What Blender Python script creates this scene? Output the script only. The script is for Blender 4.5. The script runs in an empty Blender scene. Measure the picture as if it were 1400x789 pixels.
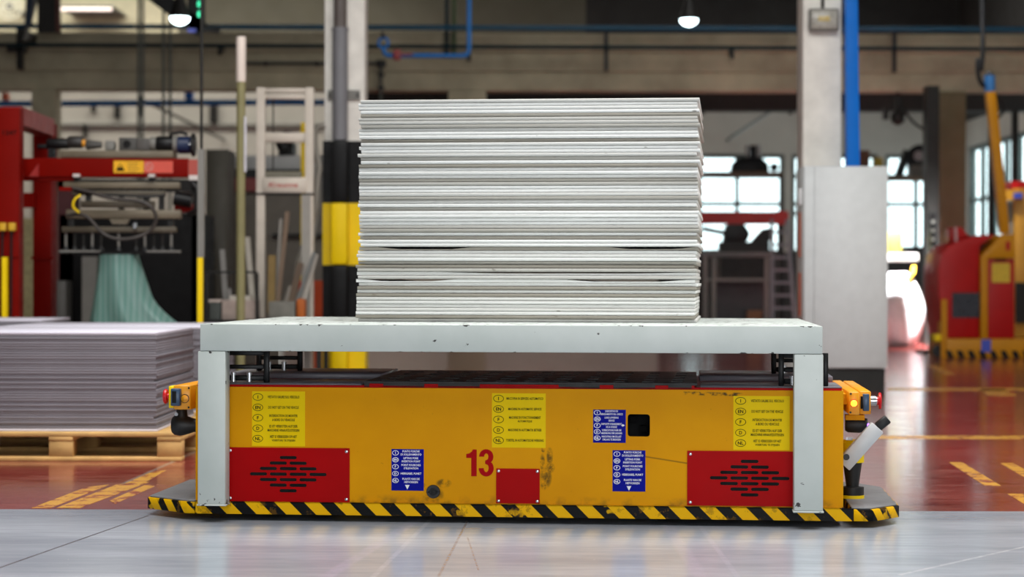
import bpy, bmesh, math, random
from mathutils import Vector, Matrix
random.seed(7)
C = bpy.context.scene.collection
SC = bpy.context.scene
PI = math.pi

# ------------------------------------------------------------------ camera, world, lights, exposure
F = 2800.0            # focal length in pixels of the 1400x789 frame
HOR = 385.0           # row of the horizon
CAMZ = 0.9
cam_data = bpy.data.cameras.new('camera')
cam = bpy.data.objects.new('camera', cam_data)
C.objects.link(cam)
cam_data.sensor_width = 36.0
cam_data.sensor_fit = 'HORIZONTAL'
cam_data.lens = F / 1400.0 * 36.0
cam_data.shift_y = -(394.5 - HOR) / 1400.0
cam_data.clip_start = 0.05
cam_data.clip_end = 200
cam_data.dof.use_dof = True
cam_data.dof.focus_distance = 7.45
cam_data.dof.aperture_fstop = 2.6
cam.matrix_world = Matrix.Translation((0, 0, CAMZ)) @ Matrix.Rotation(PI / 2, 4, 'X') @ Matrix.Rotation(math.radians(0.12), 4, 'Z')
SC.camera = cam

world = bpy.data.worlds.new('sky')
SC.world = world
world.use_nodes = True
world.node_tree.nodes['Background'].inputs[0].default_value = (0.93, 0.97, 1.0, 1)
world.node_tree.nodes['Background'].inputs[1].default_value = 4.0


def area(name, loc, rot, sx, sy, power, col=(1, 1, 1)):
    l = bpy.data.lights.new(name, 'AREA')
    l.shape = 'RECTANGLE'
    l.size, l.size_y = sx, sy
    l.energy = power
    l.color = col
    o = bpy.data.objects.new(name, l)
    C.objects.link(o)
    o.location = loc
    o.rotation_euler = rot
    return o


area('roof_light_front', (0.8, 7.5, 7.8), (0, 0, 0), 10, 6.5, 1650, (1.0, 0.99, 0.97))
area('roof_light_middle', (4, 22, 7.5), (math.radians(38), 0, 0), 8, 3, 190, (1.0, 0.98, 0.95))
area('roof_light_rear', (-7.5, 40.6, 7.9), (0, 0, 0), 10, 3, 620, (1.0, 0.97, 0.88))
area('roof_light_back', (4, 37.5, 7.9), (0, 0, 0), 9, 3, 240, (1.0, 0.97, 0.92))
sk = area('sack_fill_light', (4.4, 23.6, 7.2), (0, 0, 0), 1.6, 1.6, 380, (0.97, 0.98, 1.0))  # added lamp aimed at the white sack, no roof opening there
sk.rotation_euler = (Vector((5.5, 28.7, 0.3)) - sk.location).to_track_quat('-Z', 'Y').to_euler()
sk.data.spread = math.radians(17)
area('gate_daylight', (1.0, -7.5, 3.0), (PI / 2, 0, 0), 9, 4.5, 240, (0.97, 0.98, 1.0))
area('side_windows', (9.3, 12.0, 3.6), (0, -PI / 2, 0), 4.5, 16, 640, (0.96, 0.98, 1.0))

SC.view_settings.view_transform = 'Standard'
SC.view_settings.look = 'None'
SC.view_settings.exposure = -0.12
SC.view_settings.gamma = 1.0
SC.view_settings.use_curve_mapping = False


# ------------------------------------------------------------------ coordinates
def wx(px, Y): return (px - 700.0) / F * Y
def wz(py, Y): return CAMZ - (py - HOR) / F * Y
def floorY(py): return CAMZ * F / (py - HOR)


TH = math.radians(4.9)                      # yaw of the vehicle
OY = CAMZ * F / (719.5 - HOR)               # its front plane on the floor
EX = (math.cos(TH), -math.sin(TH))
EY = (math.sin(TH), math.cos(TH))


def L(px, py, c=0.0):
    """pixel -> (x, z) on the vehicle's own plane y = c"""
    dx, dz = (px - 700.0) / F, -(py - HOR) / F
    t = (c + EY[1] * OY) / (EY[0] * dx + EY[1])
    x = EX[0] * t * dx + EX[1] * (t - OY)
    return x, CAMZ + t * dz


# ------------------------------------------------------------------ materials
def lin(c):
    return tuple((v / 255 / 12.92) if v / 255 <= 0.04045 else ((v / 255 + 0.055) / 1.055) ** 2.4 for v in c)


class NT:
    def __init__(self, name):
        self.m = bpy.data.materials.new(name)
        self.m.use_nodes = True
        self.t = self.m.node_tree
        self.b = self.t.nodes['Principled BSDF']
        self.out = self.t.nodes['Material Output']
        self.co = self.n('ShaderNodeTexCoord').outputs['Object']

    def n(self, typ, **kw):
        x = self.t.nodes.new(typ)
        for k, v in kw.items():
            setattr(x, k, v)
        return x

    def link(self, a, b): self.t.links.new(a, b)

    def put(self, sock, v):
        if isinstance(v, (int, float)):
            sock.default_value = v
        elif isinstance(v, tuple):
            sock.default_value = v if len(v) == len(sock.default_value) else v + (1,)
        else:
            self.link(v, sock)

    def math(self, op, a, b=0.0, c=None, clamp=False):
        x = self.n('ShaderNodeMath', operation=op)
        x.use_clamp = clamp
        self.put(x.inputs[0], a)
        self.put(x.inputs[1], b)
        if c is not None:
            self.put(x.inputs[2], c)
        return x.outputs[0]

    def mix(self, f, a, b, blend='MIX'):
        x = self.n('ShaderNodeMix', data_type='RGBA', blend_type=blend)
        self.put(x.inputs[0], f)
        self.put(x.inputs[6], a)
        self.put(x.inputs[7], b)
        return x.outputs[2]

    def noise(self, scale, detail=3, rough=0.55, co=None, dist=0.0):
        x = self.n('ShaderNodeTexNoise')
        x.inputs['Scale'].default_value = scale
        x.inputs['Detail'].default_value = detail
        x.inputs['Roughness'].default_value = rough
        x.inputs['Distortion'].default_value = dist
        self.link(co or self.co, x.inputs['Vector'])
        return x.outputs[0]

    def ramp(self, v, lo, hi, a=0.0, b=1.0):
        x = self.n('ShaderNodeMapRange')
        x.clamp = True
        self.put(x.inputs[0], v)
        for i, q in enumerate((lo, hi, a, b)):
            x.inputs[i + 1].default_value = q
        return x.outputs[0]

    def scale(self, v, co=None):
        x = self.n('ShaderNodeMapping')
        x.inputs['Scale'].default_value = v
        self.link(co or self.co, x.inputs['Vector'])
        return x.outputs[0]

    def sep(self, co=None):
        x = self.n('ShaderNodeSeparateXYZ')
        self.link(co or self.co, x.inputs[0])
        return x.outputs

    def bump(self, h, strength=0.2, dist=0.01):
        x = self.n('ShaderNodeBump')
        x.inputs['Strength'].default_value = strength
        x.inputs['Distance'].default_value = dist
        self.link(h, x.inputs['Height'])
        self.link(x.outputs[0], self.b.inputs['Normal'])

    def segment(self, a, b, w, ix=0, iy=1):
        """mask of a line from a to b, soft half width w, in object x/y (or ix/iy)"""
        s = self.sep()
        dx, dy = b[0] - a[0], b[1] - a[1]
        l = math.hypot(dx, dy)
        ux, uy = dx / l, dy / l
        px = self.math('SUBTRACT', s[ix], a[0])
        py = self.math('SUBTRACT', s[iy], a[1])
        along = self.math('ADD', self.math('MULTIPLY', px, ux), self.math('MULTIPLY', py, uy))
        off = self.math('ABSOLUTE', self.math('SUBTRACT', self.math('MULTIPLY', px, uy), self.math('MULTIPLY', py, ux)))
        m = self.ramp(off, w * 0.5, w, 1, 0)
        inside = self.math('MULTIPLY', self.math('GREATER_THAN', along, 0.0), self.math('LESS_THAN', along, l))
        return self.math('MULTIPLY', m, inside)

    def blob(self, cx, cy, rx, ry, ix=0, iy=2):
        s = self.sep()
        a = self.math('DIVIDE', self.math('SUBTRACT', s[ix], cx), rx)
        b = self.math('DIVIDE', self.math('SUBTRACT', s[iy], cy), ry)
        d = self.math('ADD', self.math('MULTIPLY', a, a), self.math('MULTIPLY', b, b))
        return self.ramp(d, 0.3, 1.0, 1, 0)

    def done(self, col, rough=0.5, metal=0.0, spec=0.5):
        self.put(self.b.inputs['Base Color'], col)
        self.put(self.b.inputs['Roughness'], rough)
        self.put(self.b.inputs['Metallic'], metal)
        self.b.inputs['Specular IOR Level'].default_value = spec
        return self.m


M = {}


def mat(name, rgb, rough=0.55, metal=0.0, var=0.12, scale=5.0, bump=0.0, spec=0.5, bscale=80, each=0.0):
    if name in M: return M[name]
    k = NT(name)
    c = lin(rgb)
    v = k.ramp(k.noise(scale, 4), 0.3, 0.7, 1 - var, 1 + var * 0.6)
    hs = k.n('ShaderNodeHueSaturation')
    hs.inputs['Color'].default_value = c + (1,)
    k.link(v, hs.inputs['Value'])
    col = hs.outputs[0]
    if each:
        oi = k.n('ShaderNodeObjectInfo')
        h2 = k.n('ShaderNodeHueSaturation')
        k.link(col, h2.inputs['Color'])
        k.link(k.ramp(oi.outputs['Random'], 0, 1, 1 - each, 1 + each * 0.5), h2.inputs['Value'])
        col = h2.outputs[0]
    if bump:
        k.bump(k.noise(bscale, 3), bump, 0.004)
    M[name] = k.done(col, k.ramp(k.noise(scale * 2.3, 3), 0.3, 0.7, max(0.03, rough - 0.08), min(1, rough + 0.08)), metal, spec)
    return M[name]


def emit(name, rgb, strength):
    if name in M: return M[name]
    k = NT(name)
    k.b.inputs['Emission Color'].default_value = lin(rgb) + (1,)
    k.b.inputs['Emission Strength'].default_value = strength
    M[name] = k.done(lin(rgb), 0.4)
    return M[name]


def glass(name, tint=(235, 245, 245), gloss=0.1, rough=0.03):
    if name in M: return M[name]
    k = NT(name)
    tr = k.n('ShaderNodeBsdfTransparent')
    tr.inputs[0].default_value = lin(tint) + (1,)
    gl = k.n('ShaderNodeBsdfGlossy')
    gl.inputs['Roughness'].default_value = rough
    mx = k.n('ShaderNodeMixShader')
    v = k.ramp(k.noise(3), 0.3, 0.7, gloss * 0.7, gloss * 1.3)
    k.link(v, mx.inputs[0])
    k.link(tr.outputs[0], mx.inputs[1])
    k.link(gl.outputs[0], mx.inputs[2])
    k.link(mx.outputs[0], k.out.inputs['Surface'])
    M[name] = k.m
    return k.m


# ------------------------------------------------------------------ mesh builder
OFF = {}


class MB:
    def __init__(self):
        self.v, self.f = [], []

    def add(self, vs, fs):
        n = len(self.v)
        self.v += [tuple(p) for p in vs]
        self.f += [tuple(i + n for i in q) for q in fs]
        return self

    def box(self, x0, x1, y0, y1, z0, z1):
        x0, x1 = sorted((x0, x1)); y0, y1 = sorted((y0, y1)); z0, z1 = sorted((z0, z1))
        return self.add([(x0, y0, z0), (x1, y0, z0), (x1, y1, z0), (x0, y1, z0), (x0, y0, z1), (x1, y0, z1), (x1, y1, z1), (x0, y1, z1)],
                        [(0, 3, 2, 1), (4, 5, 6, 7), (0, 1, 5, 4), (1, 2, 6, 5), (2, 3, 7, 6), (3, 0, 4, 7)])

    def prism(self, poly, y0, y1):
        """polygon in x/z (counter-clockwise seen from -y), extruded along y"""
        n = len(poly)
        vs = [(x, y0, z) for x, z in poly] + [(x, y1, z) for x, z in poly]
        fs = [tuple(range(n)), tuple(reversed(range(n, 2 * n)))]
        fs += [(i, i + n, (i + 1) % n + n, (i + 1) % n) for i in range(n)]
        return self.add(vs, fs)

    def slab(self, poly, z0, z1):
        """polygon in x/y (counter-clockwise from above), extruded in z"""
        n = len(poly)
        vs = [(x, y, z0) for x, y in poly] + [(x, y, z1) for x, y in poly]
        fs = [tuple(reversed(range(n))), tuple(range(n, 2 * n))]
        fs += [(i, (i + 1) % n, (i + 1) % n + n, i + n) for i in range(n)]
        return self.add(vs, fs)

    def tube(self, pts, r, n=10, caps=True):
        pts = [Vector(p) for p in pts]
        rs = r if isinstance(r, (list, tuple)) else [r] * len(pts)
        vs, fs = [], []
        d0 = (pts[1] - pts[0]).normalized()
        up = Vector((0, 0, 1)) if abs(d0.z) < 0.9 else Vector((1, 0, 0))
        u = d0.cross(up).normalized()
        for i, p in enumerate(pts):
            if i == 0: d = d0
            elif i == len(pts) - 1: d = (pts[i] - pts[i - 1]).normalized()
            else: d = ((pts[i + 1] - pts[i]).normalized() + (pts[i] - pts[i - 1]).normalized()).normalized()
            u = (u - d * u.dot(d)).normalized()
            w = d.cross(u)
            for k in range(n):
                a = 2 * PI * k / n
                vs.append(p + (u * math.cos(a) + w * math.sin(a)) * rs[i])
        for i in range(len(pts) - 1):
            for k in range(n):
                a, b = i * n + k, i * n + (k + 1) % n
                fs.append((a, b, b + n, a + n))
        if caps:
            fs.append(tuple(reversed(range(n))))
            fs.append(tuple(range((len(pts) - 1) * n, len(pts) * n)))
        return self.add(vs, fs)

    def cyl(self, p0, p1, r, n=14, r2=None):
        return self.tube([p0, p1], [r, r if r2 is None else r2], n)

    def lathe(self, base, axis, prof, n=18):
        """prof: list of (distance along axis, radius)"""
        b, a = Vector(base), Vector(axis).normalized()
        return self.tube([b + a * t for t, _ in prof], [max(1e-4, q) for _, q in prof], n)

    def bar(self, p0, p1, w, d, nrm=(0, 1, 0)):
        """rectangular bar from p0 to p1, width w across, depth d along nrm"""
        p0, p1, nn = Vector(p0), Vector(p1), Vector(nrm)
        a = (p1 - p0).normalized()
        s = a.cross(nn).normalized() * (w / 2)
        t = a.cross(s).normalized() * (d / 2)
        vs = [p0 - s - t, p0 + s - t, p0 + s + t, p0 - s + t, p1 - s - t, p1 + s - t, p1 + s + t, p1 - s + t]
        return self.add(vs, [(0, 3, 2, 1), (4, 5, 6, 7), (0, 1, 5, 4), (1, 2, 6, 5), (2, 3, 7, 6), (3, 0, 4, 7)])

    def mesh(self, name, m, off=(0, 0, 0), bevel=0.0, smooth=False):
        me = bpy.data.meshes.new(name)
        me.from_pydata([(x - off[0], y - off[1], z - off[2]) for x, y, z in self.v], [], self.f)
        bm = bmesh.new()
        bm.from_mesh(me)
        bmesh.ops.recalc_face_normals(bm, faces=bm.faces)
        if bevel:
            es = [e for e in bm.edges if len(e.link_faces) == 2 and e.calc_face_angle(0) > 0.6]
            bmesh.ops.bevel(bm, geom=es, offset=bevel, segments=2 if bevel > 0.004 else 1, profile=0.6, affect='EDGES', clamp_overlap=True)
        bm.to_mesh(me)
        bm.free()
        if smooth or bevel:
            me.shade_smooth()
            me.set_sharp_from_angle(angle=math.radians(38 if smooth else 50))
        me.materials.append(m)
        return me

    def build(self, name, m, parent=None, bevel=0.0, smooth=False, label=None):
        off = OFF.get(parent.name, (0, 0, 0)) if parent else (0, 0, 0)
        o = bpy.data.objects.new(name, self.mesh(name, m, off, bevel, smooth))
        C.objects.link(o)
        if parent:
            o.parent = parent
            OFF[o.name] = off
        if label: o['label'] = label
        return o


def tag(o, label=None, cat=None, group=None, kind=None):
    if label: o['label'] = label
    if cat: o['category'] = cat
    if group: o['group'] = group
    if kind: o['kind'] = kind
    return o


def thing(name, label, cat, loc=(0, 0, 0), group=None, off=None, rz=0.0):
    o = bpy.data.objects.new(name, None)
    C.objects.link(o)
    o.empty_display_size = 0.1
    o.location = loc
    o.rotation_euler = (0, 0, rz)
    OFF[o.name] = loc if off is None else off
    return tag(o, label, cat, group)


def single(mb, name, m, label, cat, group=None, bevel=0.0, smooth=False, loc=None):
    """a thing that is one mesh; its origin goes to its base"""
    xs, ys, zs = zip(*mb.v)
    p = loc or ((min(xs) + max(xs)) / 2, (min(ys) + max(ys)) / 2, min(zs))
    o = bpy.data.objects.new(name, mb.mesh(name, m, p, bevel, smooth))
    o.location = p
    C.objects.link(o)
    return tag(o, label, cat, group)


def struct(mb, name, m, parent=None, bevel=0.0, smooth=False):
    o = mb.build(name, m, parent, bevel, smooth)
    if not parent: o['kind'] = 'structure'
    return o


def copy_tree(o, parent=None):
    c = o.copy()
    C.objects.link(c)
    if parent: c.parent = parent
    for ch in list(o.children): copy_tree(ch, c)
    return c


def curve_mesh(cu):
    o = bpy.data.objects.new('tmp', cu)
    me = bpy.data.meshes.new_from_object(o)
    bpy.data.objects.remove(o)
    return me


def rounded(x0, x1, z0, z1, r, n=4):
    out = []
    for cx, cz, a0 in ((x1 - r, z0 + r, -PI / 2), (x1 - r, z1 - r, 0), (x0 + r, z1 - r, PI / 2), (x0 + r, z0 + r, PI)):
        for k in range(n + 1):
            a = a0 + PI / 2 * k / n
            out.append((cx + r * math.cos(a), cz + r * math.sin(a)))
    return out


def disc_poly(cx, cz, r, n=18):
    return [(cx + r * math.cos(2 * PI * k / n), cz + r * math.sin(2 * PI * k / n)) for k in range(n)]


def plate(mb, outer, holes, y0, y1):
    """flat plate in x/z with holes, front face at y0, back at y1"""
    cu = bpy.data.curves.new('tmp', 'CURVE')
    cu.dimensions = '2D'
    cu.fill_mode = 'BOTH'
    cu.extrude = abs(y1 - y0) / 2
    for loop in [outer] + holes:
        s = cu.splines.new('POLY')
        s.points.add(len(loop) - 1)
        for p, (x, z) in zip(s.points, loop): p.co = (x, z, 0, 1)
        s.use_cyclic_u = True
    me = curve_mesh(cu)
    ym = (y0 + y1) / 2
    mb.add([(v.co.x, ym - v.co.z, v.co.y) for v in me.vertices], [tuple(p.vertices) for p in me.polygons])
    bpy.data.meshes.remove(me)
    bpy.data.curves.remove(cu)
    return mb


def text(mb, body, cx, cz, w, h, y, bold=0.0, thick=0.0004, shear=0.0, res=2):
    """lettering fitted to the box w x h centred at (cx, cz), facing -y"""
    cu = bpy.data.curves.new('tmp', 'FONT')
    cu.body = body
    cu.size = 1
    cu.resolution_u = res
    cu.offset = bold
    cu.shear = shear
    cu.extrude = 0.01
    me = curve_mesh(cu)
    xs = [v.co.x for v in me.vertices]; ys = [v.co.y for v in me.vertices]
    x0, x1, y0, y1 = min(xs), max(xs), min(ys), max(ys)
    w = w or h * (x1 - x0) / (y1 - y0)
    mb.add([(cx + ((v.co.x - x0) / (x1 - x0) - 0.5) * w, y - (v.co.z + 0.01) / 0.02 * thick, cz + ((v.co.y - y0) / (y1 - y0) - 0.5) * h) for v in me.vertices],
           [tuple(p.vertices) for p in me.polygons])
    bpy.data.meshes.remove(me)
    bpy.data.curves.remove(cu)
    return mb


def ring_xz(mb, cx, cz, rx, rz, w, y, thick=0.0004, n=24):
    vs, fs = [], []
    for k in range(n):
        a = 2 * PI * k / n
        for q in (0, w):
            for yy in (y, y - thick):
                vs.append((cx + (rx - q) * math.cos(a), yy, cz + (rz - q) * math.sin(a)))
    for k in range(n):
        a, b = 4 * k, 4 * ((k + 1) % n)
        fs += [(a + 1, b + 1, b + 3, a + 3), (a, b, b + 1, a + 1), (a + 2, a + 3, b + 3, b + 2)]
    return mb.add(vs, fs)


# ------------------------------------------------------------------ special materials
def make_floor_grey():
    k = NT('grey_floor')
    a = k.noise(1.0, 5, 0.6, k.scale((0.5, 2.2, 1)))
    b = k.noise(14, 4, 0.7, k.scale((0.25, 1.6, 1)))
    col = k.mix(k.ramp(a, 0.3, 0.7), lin((132, 139, 150)), lin((182, 188, 196)))
    col = k.mix(k.ramp(b, 0.35, 0.7, 0, 0.5), col, lin((96, 103, 116)))
    gp = lambda px, py: (wx(px, floorY(py)), floorY(py))
    crack = k.segment(gp(-40, 792), gp(205, 705.5), 0.006)
    col = k.mix(k.math('MULTIPLY', crack, k.ramp(k.noise(30), 0.3, 0.5, 0.5, 1)), col, lin((60, 60, 64)))
    for p, q, w, c, f in (((600, 700), (500, 800), 0.012, (200, 200, 210), 0.22), ((585, 702), (430, 800), 0.03, (180, 176, 200), 0.25),
                          ((640, 712), (600, 789), 0.006, (110, 80, 60), 0.5), ((640, 735), (655, 780), 0.004, (110, 80, 60), 0.4),
                          ((1230, 785), (1420, 742), 0.01, (215, 215, 215), 0.5), ((905, 705), (960, 790), 0.03, (186, 178, 195), 0.22),
                          ((950, 708), (1010, 789), 0.012, (190, 186, 200), 0.22)):
        s = k.segment(gp(*p), gp(*q), w)
        col = k.mix(k.math('MULTIPLY', s, k.ramp(k.noise(25), 0.35, 0.6, 0.2 * f, f)), col, lin(c))
    spk = k.ramp(k.noise(55, 2), 0.75, 0.8)
    col = k.mix(k.math('MULTIPLY', spk, 0.6), col, lin((225, 225, 225)))
    k.bump(k.noise(40, 3, 0.6, k.scale((0.4, 1.4, 1))), 0.05, 0.003)
    return k.done(col, k.ramp(b, 0.3, 0.7, 0.15, 0.25), 0, 0.6)


def make_floor_red():
    k = NT('red_floor')
    a = k.noise(0.8, 6, 0.62)
    b = k.noise(9, 5, 0.7, k.scale((0.35, 1.4, 1)))
    col = k.mix(k.ramp(a, 0.32, 0.68), lin((96, 28, 28)), lin((134, 48, 44)))
    col = k.mix(k.ramp(b, 0.42, 0.75, 0, 0.35), col, lin((188, 120, 108)))
    gp = lambda px, py: (wx(px, floorY(py)), floorY(py))
    crack = k.segment(gp(88, 699), gp(300, 604), 0.014)
    col = k.mix(k.math('MULTIPLY', crack, k.ramp(k.noise(22), 0.3, 0.6, 0.3, 1)), col, lin((150, 140, 130)))
    col = k.mix(k.segment(gp(90, 698), gp(135, 677), 0.01), col, lin((40, 20, 20)))
    k.bump(k.noise(30, 3, 0.6), 0.04, 0.003)
    return k.done(col, k.ramp(b, 0.3, 0.7, 0.1, 0.2), 0, 0.6)


def make_marking():
    k = NT('worn_yellow_marking')
    w = k.ramp(k.noise(9, 6, 0.75), 0.5, 0.6)
    col = k.mix(w, lin((206, 152, 58)), lin((140, 56, 46)))
    return k.done(col, 0.25)


def make_body():
    k = NT('yellow_body_paint')
    col = k.mix(k.ramp(k.noise(3, 4), 0.3, 0.7), lin((212, 143, 0)), lin((224, 155, 0)))
    col = k.mix(k.ramp(k.noise(60, 3), 0.72, 0.78, 0, 0.5), col, lin((150, 96, 14)))
    dirt = None
    for px, py, rx, ry in ((607, 661, 12, 7), (592, 676, 17, 12), (576, 664, 8, 5), (752, 624, 5, 14), (747, 652, 9, 17), (752, 640, 8, 9), (742, 632, 4, 13), (744, 664, 5, 7), (743, 615, 3, 4)):
        x, z = L(px, py, 0.09)
        s = k.blob(x, z, rx * 0.0027, ry * 0.0027)
        dirt = s if dirt is None else k.math('MAXIMUM', dirt, s)
    dirt = k.math('MULTIPLY', dirt, k.ramp(k.noise(24, 5, 0.7), 0.42, 0.56, 0.0, 0.85))
    col = k.mix(dirt, col, lin((84, 64, 22)))
    s = k.segment(L(838, 617, 0.09), L(940, 633, 0.09), 0.0035, 0, 2)
    col = k.mix(k.math('MULTIPLY', s, 0.7), col, lin((120, 80, 20)))
    top = k.segment(L(935, 537, 0.09), L(1015, 539, 0.09), 0.008, 0, 2)
    col = k.mix(k.math('MULTIPLY', top, k.ramp(k.noise(40), 0.4, 0.55)), col, lin((70, 55, 30)))
    z0 = L(700, 688, 0.09)[1]
    low = k.ramp(k.sep()[2], z0, z0 + 0.03, 0.7, 0)
    col = k.mix(k.math('MULTIPLY', low, k.ramp(k.noise(20, 4), 0.45, 0.65)), col, lin((110, 80, 30)))
    k.bump(k.noise(180, 2), 0.08, 0.001)
    return k.done(col, 0.42, 0, 0.07)


def make_hazard(name, sgn=0.0, flip=False):
    k = NT(name)
    s = k.sep()
    u = k.math('ADD', s[0], k.math('MULTIPLY', s[1], sgn))
    u = k.math('ADD', u, k.math('MULTIPLY', s[2], -1.0 if flip else 1.0))
    fr = k.math('FRACT', k.math('ADD', k.math('DIVIDE', u, 0.1135), 50.32))
    blk = k.math('GREATER_THAN', fr, 0.52)
    n = k.ramp(k.noise(16, 5, 0.7), 0.57, 0.61)
    blk = k.math('MAXIMUM', k.math('MULTIPLY', blk, k.math('SUBTRACT', 1.0, k.math('MULTIPLY', k.ramp(k.noise(9, 3), 0.62, 0.64), 0.8))), 0)
    col = k.mix(blk, lin((236, 180, 0)), lin((11, 11, 13)))
    col = k.mix(k.math('MULTIPLY', n, 0.5), col, lin((120, 84, 20)))
    return k.done(col, 0.45, 0, 0.1)


def make_table():
    k = NT('grey_green_table_paint')
    col = k.mix(k.ramp(k.noise(4, 4), 0.3, 0.7), lin((186, 194, 189)), lin((200, 206, 202)))
    s = k.sep()
    zt, zb = L(700, 444, 0)[1], L(700, 483, 0)[1]
    z0 = L(700, 695, 0)[1]
    e = k.math('MAXIMUM', k.ramp(k.math('ABSOLUTE', k.math('SUBTRACT', s[2], zt)), 0.0, 0.012, 1, 0),
               k.math('MAXIMUM', k.ramp(k.math('ABSOLUTE', k.math('SUBTRACT', s[2], zb)), 0.0, 0.014, 1, 0), k.ramp(s[2], z0, z0 + 0.12, 0.85, 0)))
    e = k.math('MULTIPLY', e, k.math('LESS_THAN', s[2], zt - 0.0012))
    ch = k.ramp(k.math('ADD', k.noise(26, 4, 0.6), k.math('MULTIPLY', e, 0.115)), 0.69, 0.7)
    col = k.mix(ch, col, lin((52, 50, 48)))
    ch2 = k.ramp(k.noise(60, 2), 0.77, 0.78)
    col = k.mix(k.math('MULTIPLY', ch2, 0.8), col, lin((86, 84, 78)))
    k.bump(k.noise(120, 2), 0.06, 0.001)
    return k.done(col, 0.42)


def make_board():
    k = NT('white_board_edge')
    oi = k.n('ShaderNodeObjectInfo')
    r = oi.outputs['Random']
    col = k.mix(k.ramp(r, 0.1, 0.7), lin((150, 145, 134)), lin((236, 237, 235)))
    va = k.n('ShaderNodeVectorMath', operation='ADD')
    k.link(k.co, va.inputs[0])
    k.link(k.math('MULTIPLY', r, 90.0), va.inputs[1])
    co = va.outputs[0]
    st = k.noise(3, 4, 0.6, k.scale((0.6, 1, 60), co))
    col = k.mix(k.ramp(st, 0.52, 0.66, 0, 0.3), col, lin((170, 164, 152)))
    col = k.mix(k.ramp(k.noise(30, 2, 0.5, k.scale((0.4, 1, 1), co)), 0.74, 0.77, 0, 0.7), col, lin((120, 112, 98)))
    return k.done(col, 0.6)


def make_teal_film():
    k = NT('teal_plastic_film')
    s = k.sep()
    f = k.math('SINE', k.math('MULTIPLY', s[0], 150.0))
    d = k.n('ShaderNodeBsdfPrincipled')
    col = k.mix(k.ramp(f, -1, 1, 0, 0.5), lin((120, 168, 158)), lin((180, 206, 200)))
    k.put(d.inputs['Base Color'], col)
    d.inputs['Roughness'].default_value = 0.3
    tr = k.n('ShaderNodeBsdfTransparent')
    tr.inputs[0].default_value = lin((150, 200, 190)) + (1,)
    mx = k.n('ShaderNodeMixShader')
    mx.inputs[0].default_value = 0.6
    k.link(tr.outputs[0], mx.inputs[1])
    k.link(d.outputs[0], mx.inputs[2])
    k.link(mx.outputs[0], k.out.inputs['Surface'])
    return k.m


M['floor_grey'] = make_floor_grey()
M['floor_red'] = make_floor_red()
M['marking'] = make_marking()
M['body'] = make_body()
M['hazard'] = make_hazard('hazard_stripes')
M['hazard_l'] = make_hazard('hazard_stripes_left_end', -0.7)
M['hazard_r'] = make_hazard('hazard_stripes_right_end', 0.7)
M['table'] = make_table()
M['board'] = make_board()
M['film'] = make_teal_film()
red_p = mat('red_panel_paint', (166, 0, 4), 0.4, var=0.08, bump=0.02, spec=0.07)
num_red = mat('number_red', (166, 2, 8), 0.45, var=0.04, spec=0.07)
st_yel = mat('sticker_yellow', (236, 200, 0), 0.45, var=0.06, spec=0.08)
st_blu = mat('sticker_blue', (4, 12, 140), 0.4, var=0.06, spec=0.07)
ink = mat('black_print', (14, 12, 8), 0.6, var=0.02, spec=0.1)
wht = mat('white_print', (236, 236, 240), 0.6, var=0.02)
black = mat('black_steel', (12, 12, 13), 0.45, var=0.1, spec=0.3)
rubber = mat('black_rubber', (14, 14, 15), 0.55, var=0.1)
void = mat('dark_cavity', (6, 6, 7), 0.9, var=0.05)
steel = mat('bright_steel', (190, 192, 196), 0.25, metal=0.9, var=0.08)
deckgrey = mat('grey_deck_plate', (112, 110, 118), 0.35, var=0.1, bump=0.03)
bumpgrey = mat('grey_bumper_top', (124, 124, 126), 0.5, var=0.12, bump=0.05)
orange = mat('orange_box_paint', (226, 150, 20), 0.4, var=0.06)
estop = mat('red_button', (200, 16, 28), 0.3, var=0.04)
bluegrey = mat('blue_grey_plastic', (48, 72, 100), 0.35, var=0.05)
silver = mat('silver_arm_paint', (196, 198, 200), 0.4, var=0.08, scale=14)
concrete = mat('beam_concrete', (178, 170, 144), 0.85, var=0.3, scale=1.4, bump=0.15, bscale=25)
plaster = mat('grey_plaster', (178, 174, 165), 0.85, var=0.14, scale=0.9, bump=0.1, bscale=25)
whitecol = mat('white_column_paint', (234, 231, 222), 0.75, var=0.14, scale=5, bump=0.1)
darkclad = mat('dark_cladding', (46, 44, 42), 0.8, var=0.2, scale=1)
oliveclad = mat('olive_cladding', (96, 92, 78), 0.8, var=0.15, scale=1)
bluepipe = mat('blue_pipe_paint', (16, 116, 196), 0.4, var=0.1)
dkpipe = mat('dark_green_pipe', (10, 40, 48), 0.5, var=0.1, spec=0.2)
darkmetal = mat('dark_grey_metal', (34, 33, 31), 0.5, var=0.2, scale=8, spec=0.3)
midgrey = mat('mid_grey_paint', (120, 118, 112), 0.55, var=0.12)
gantryred = mat('gantry_red_paint', (116, 8, 1), 0.5, var=0.1, spec=0.07)
yellowp = mat('safety_yellow_paint', (244, 208, 0), 0.45, var=0.06, spec=0.25)
blackp = mat('band_black_paint', (12, 12, 13), 0.5, var=0.1, spec=0.2)
beige = mat('beige_machine_paint', (112, 102, 84), 0.6, var=0.15, scale=8)
cabgrey = mat('cabinet_grey', (212, 217, 217), 0.5, var=0.05, scale=10)
wood = mat('pallet_wood', (206, 164, 100), 0.75, var=0.2, scale=9, bump=0.15, each=0.2)
greyboard = mat('grey_board', (122, 119, 126), 0.8, var=0.06, scale=3, each=0.1)
whiteboard = mat('white_base_board', (206, 202, 214), 0.7, var=0.05)
framegrey = mat('window_frame_paint', (70, 80, 78), 0.6, var=0.1)
whitefab = mat('white_bag_fabric', (232, 232, 234), 0.8, var=0.06)
pane_g = glass('window_glass')

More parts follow.
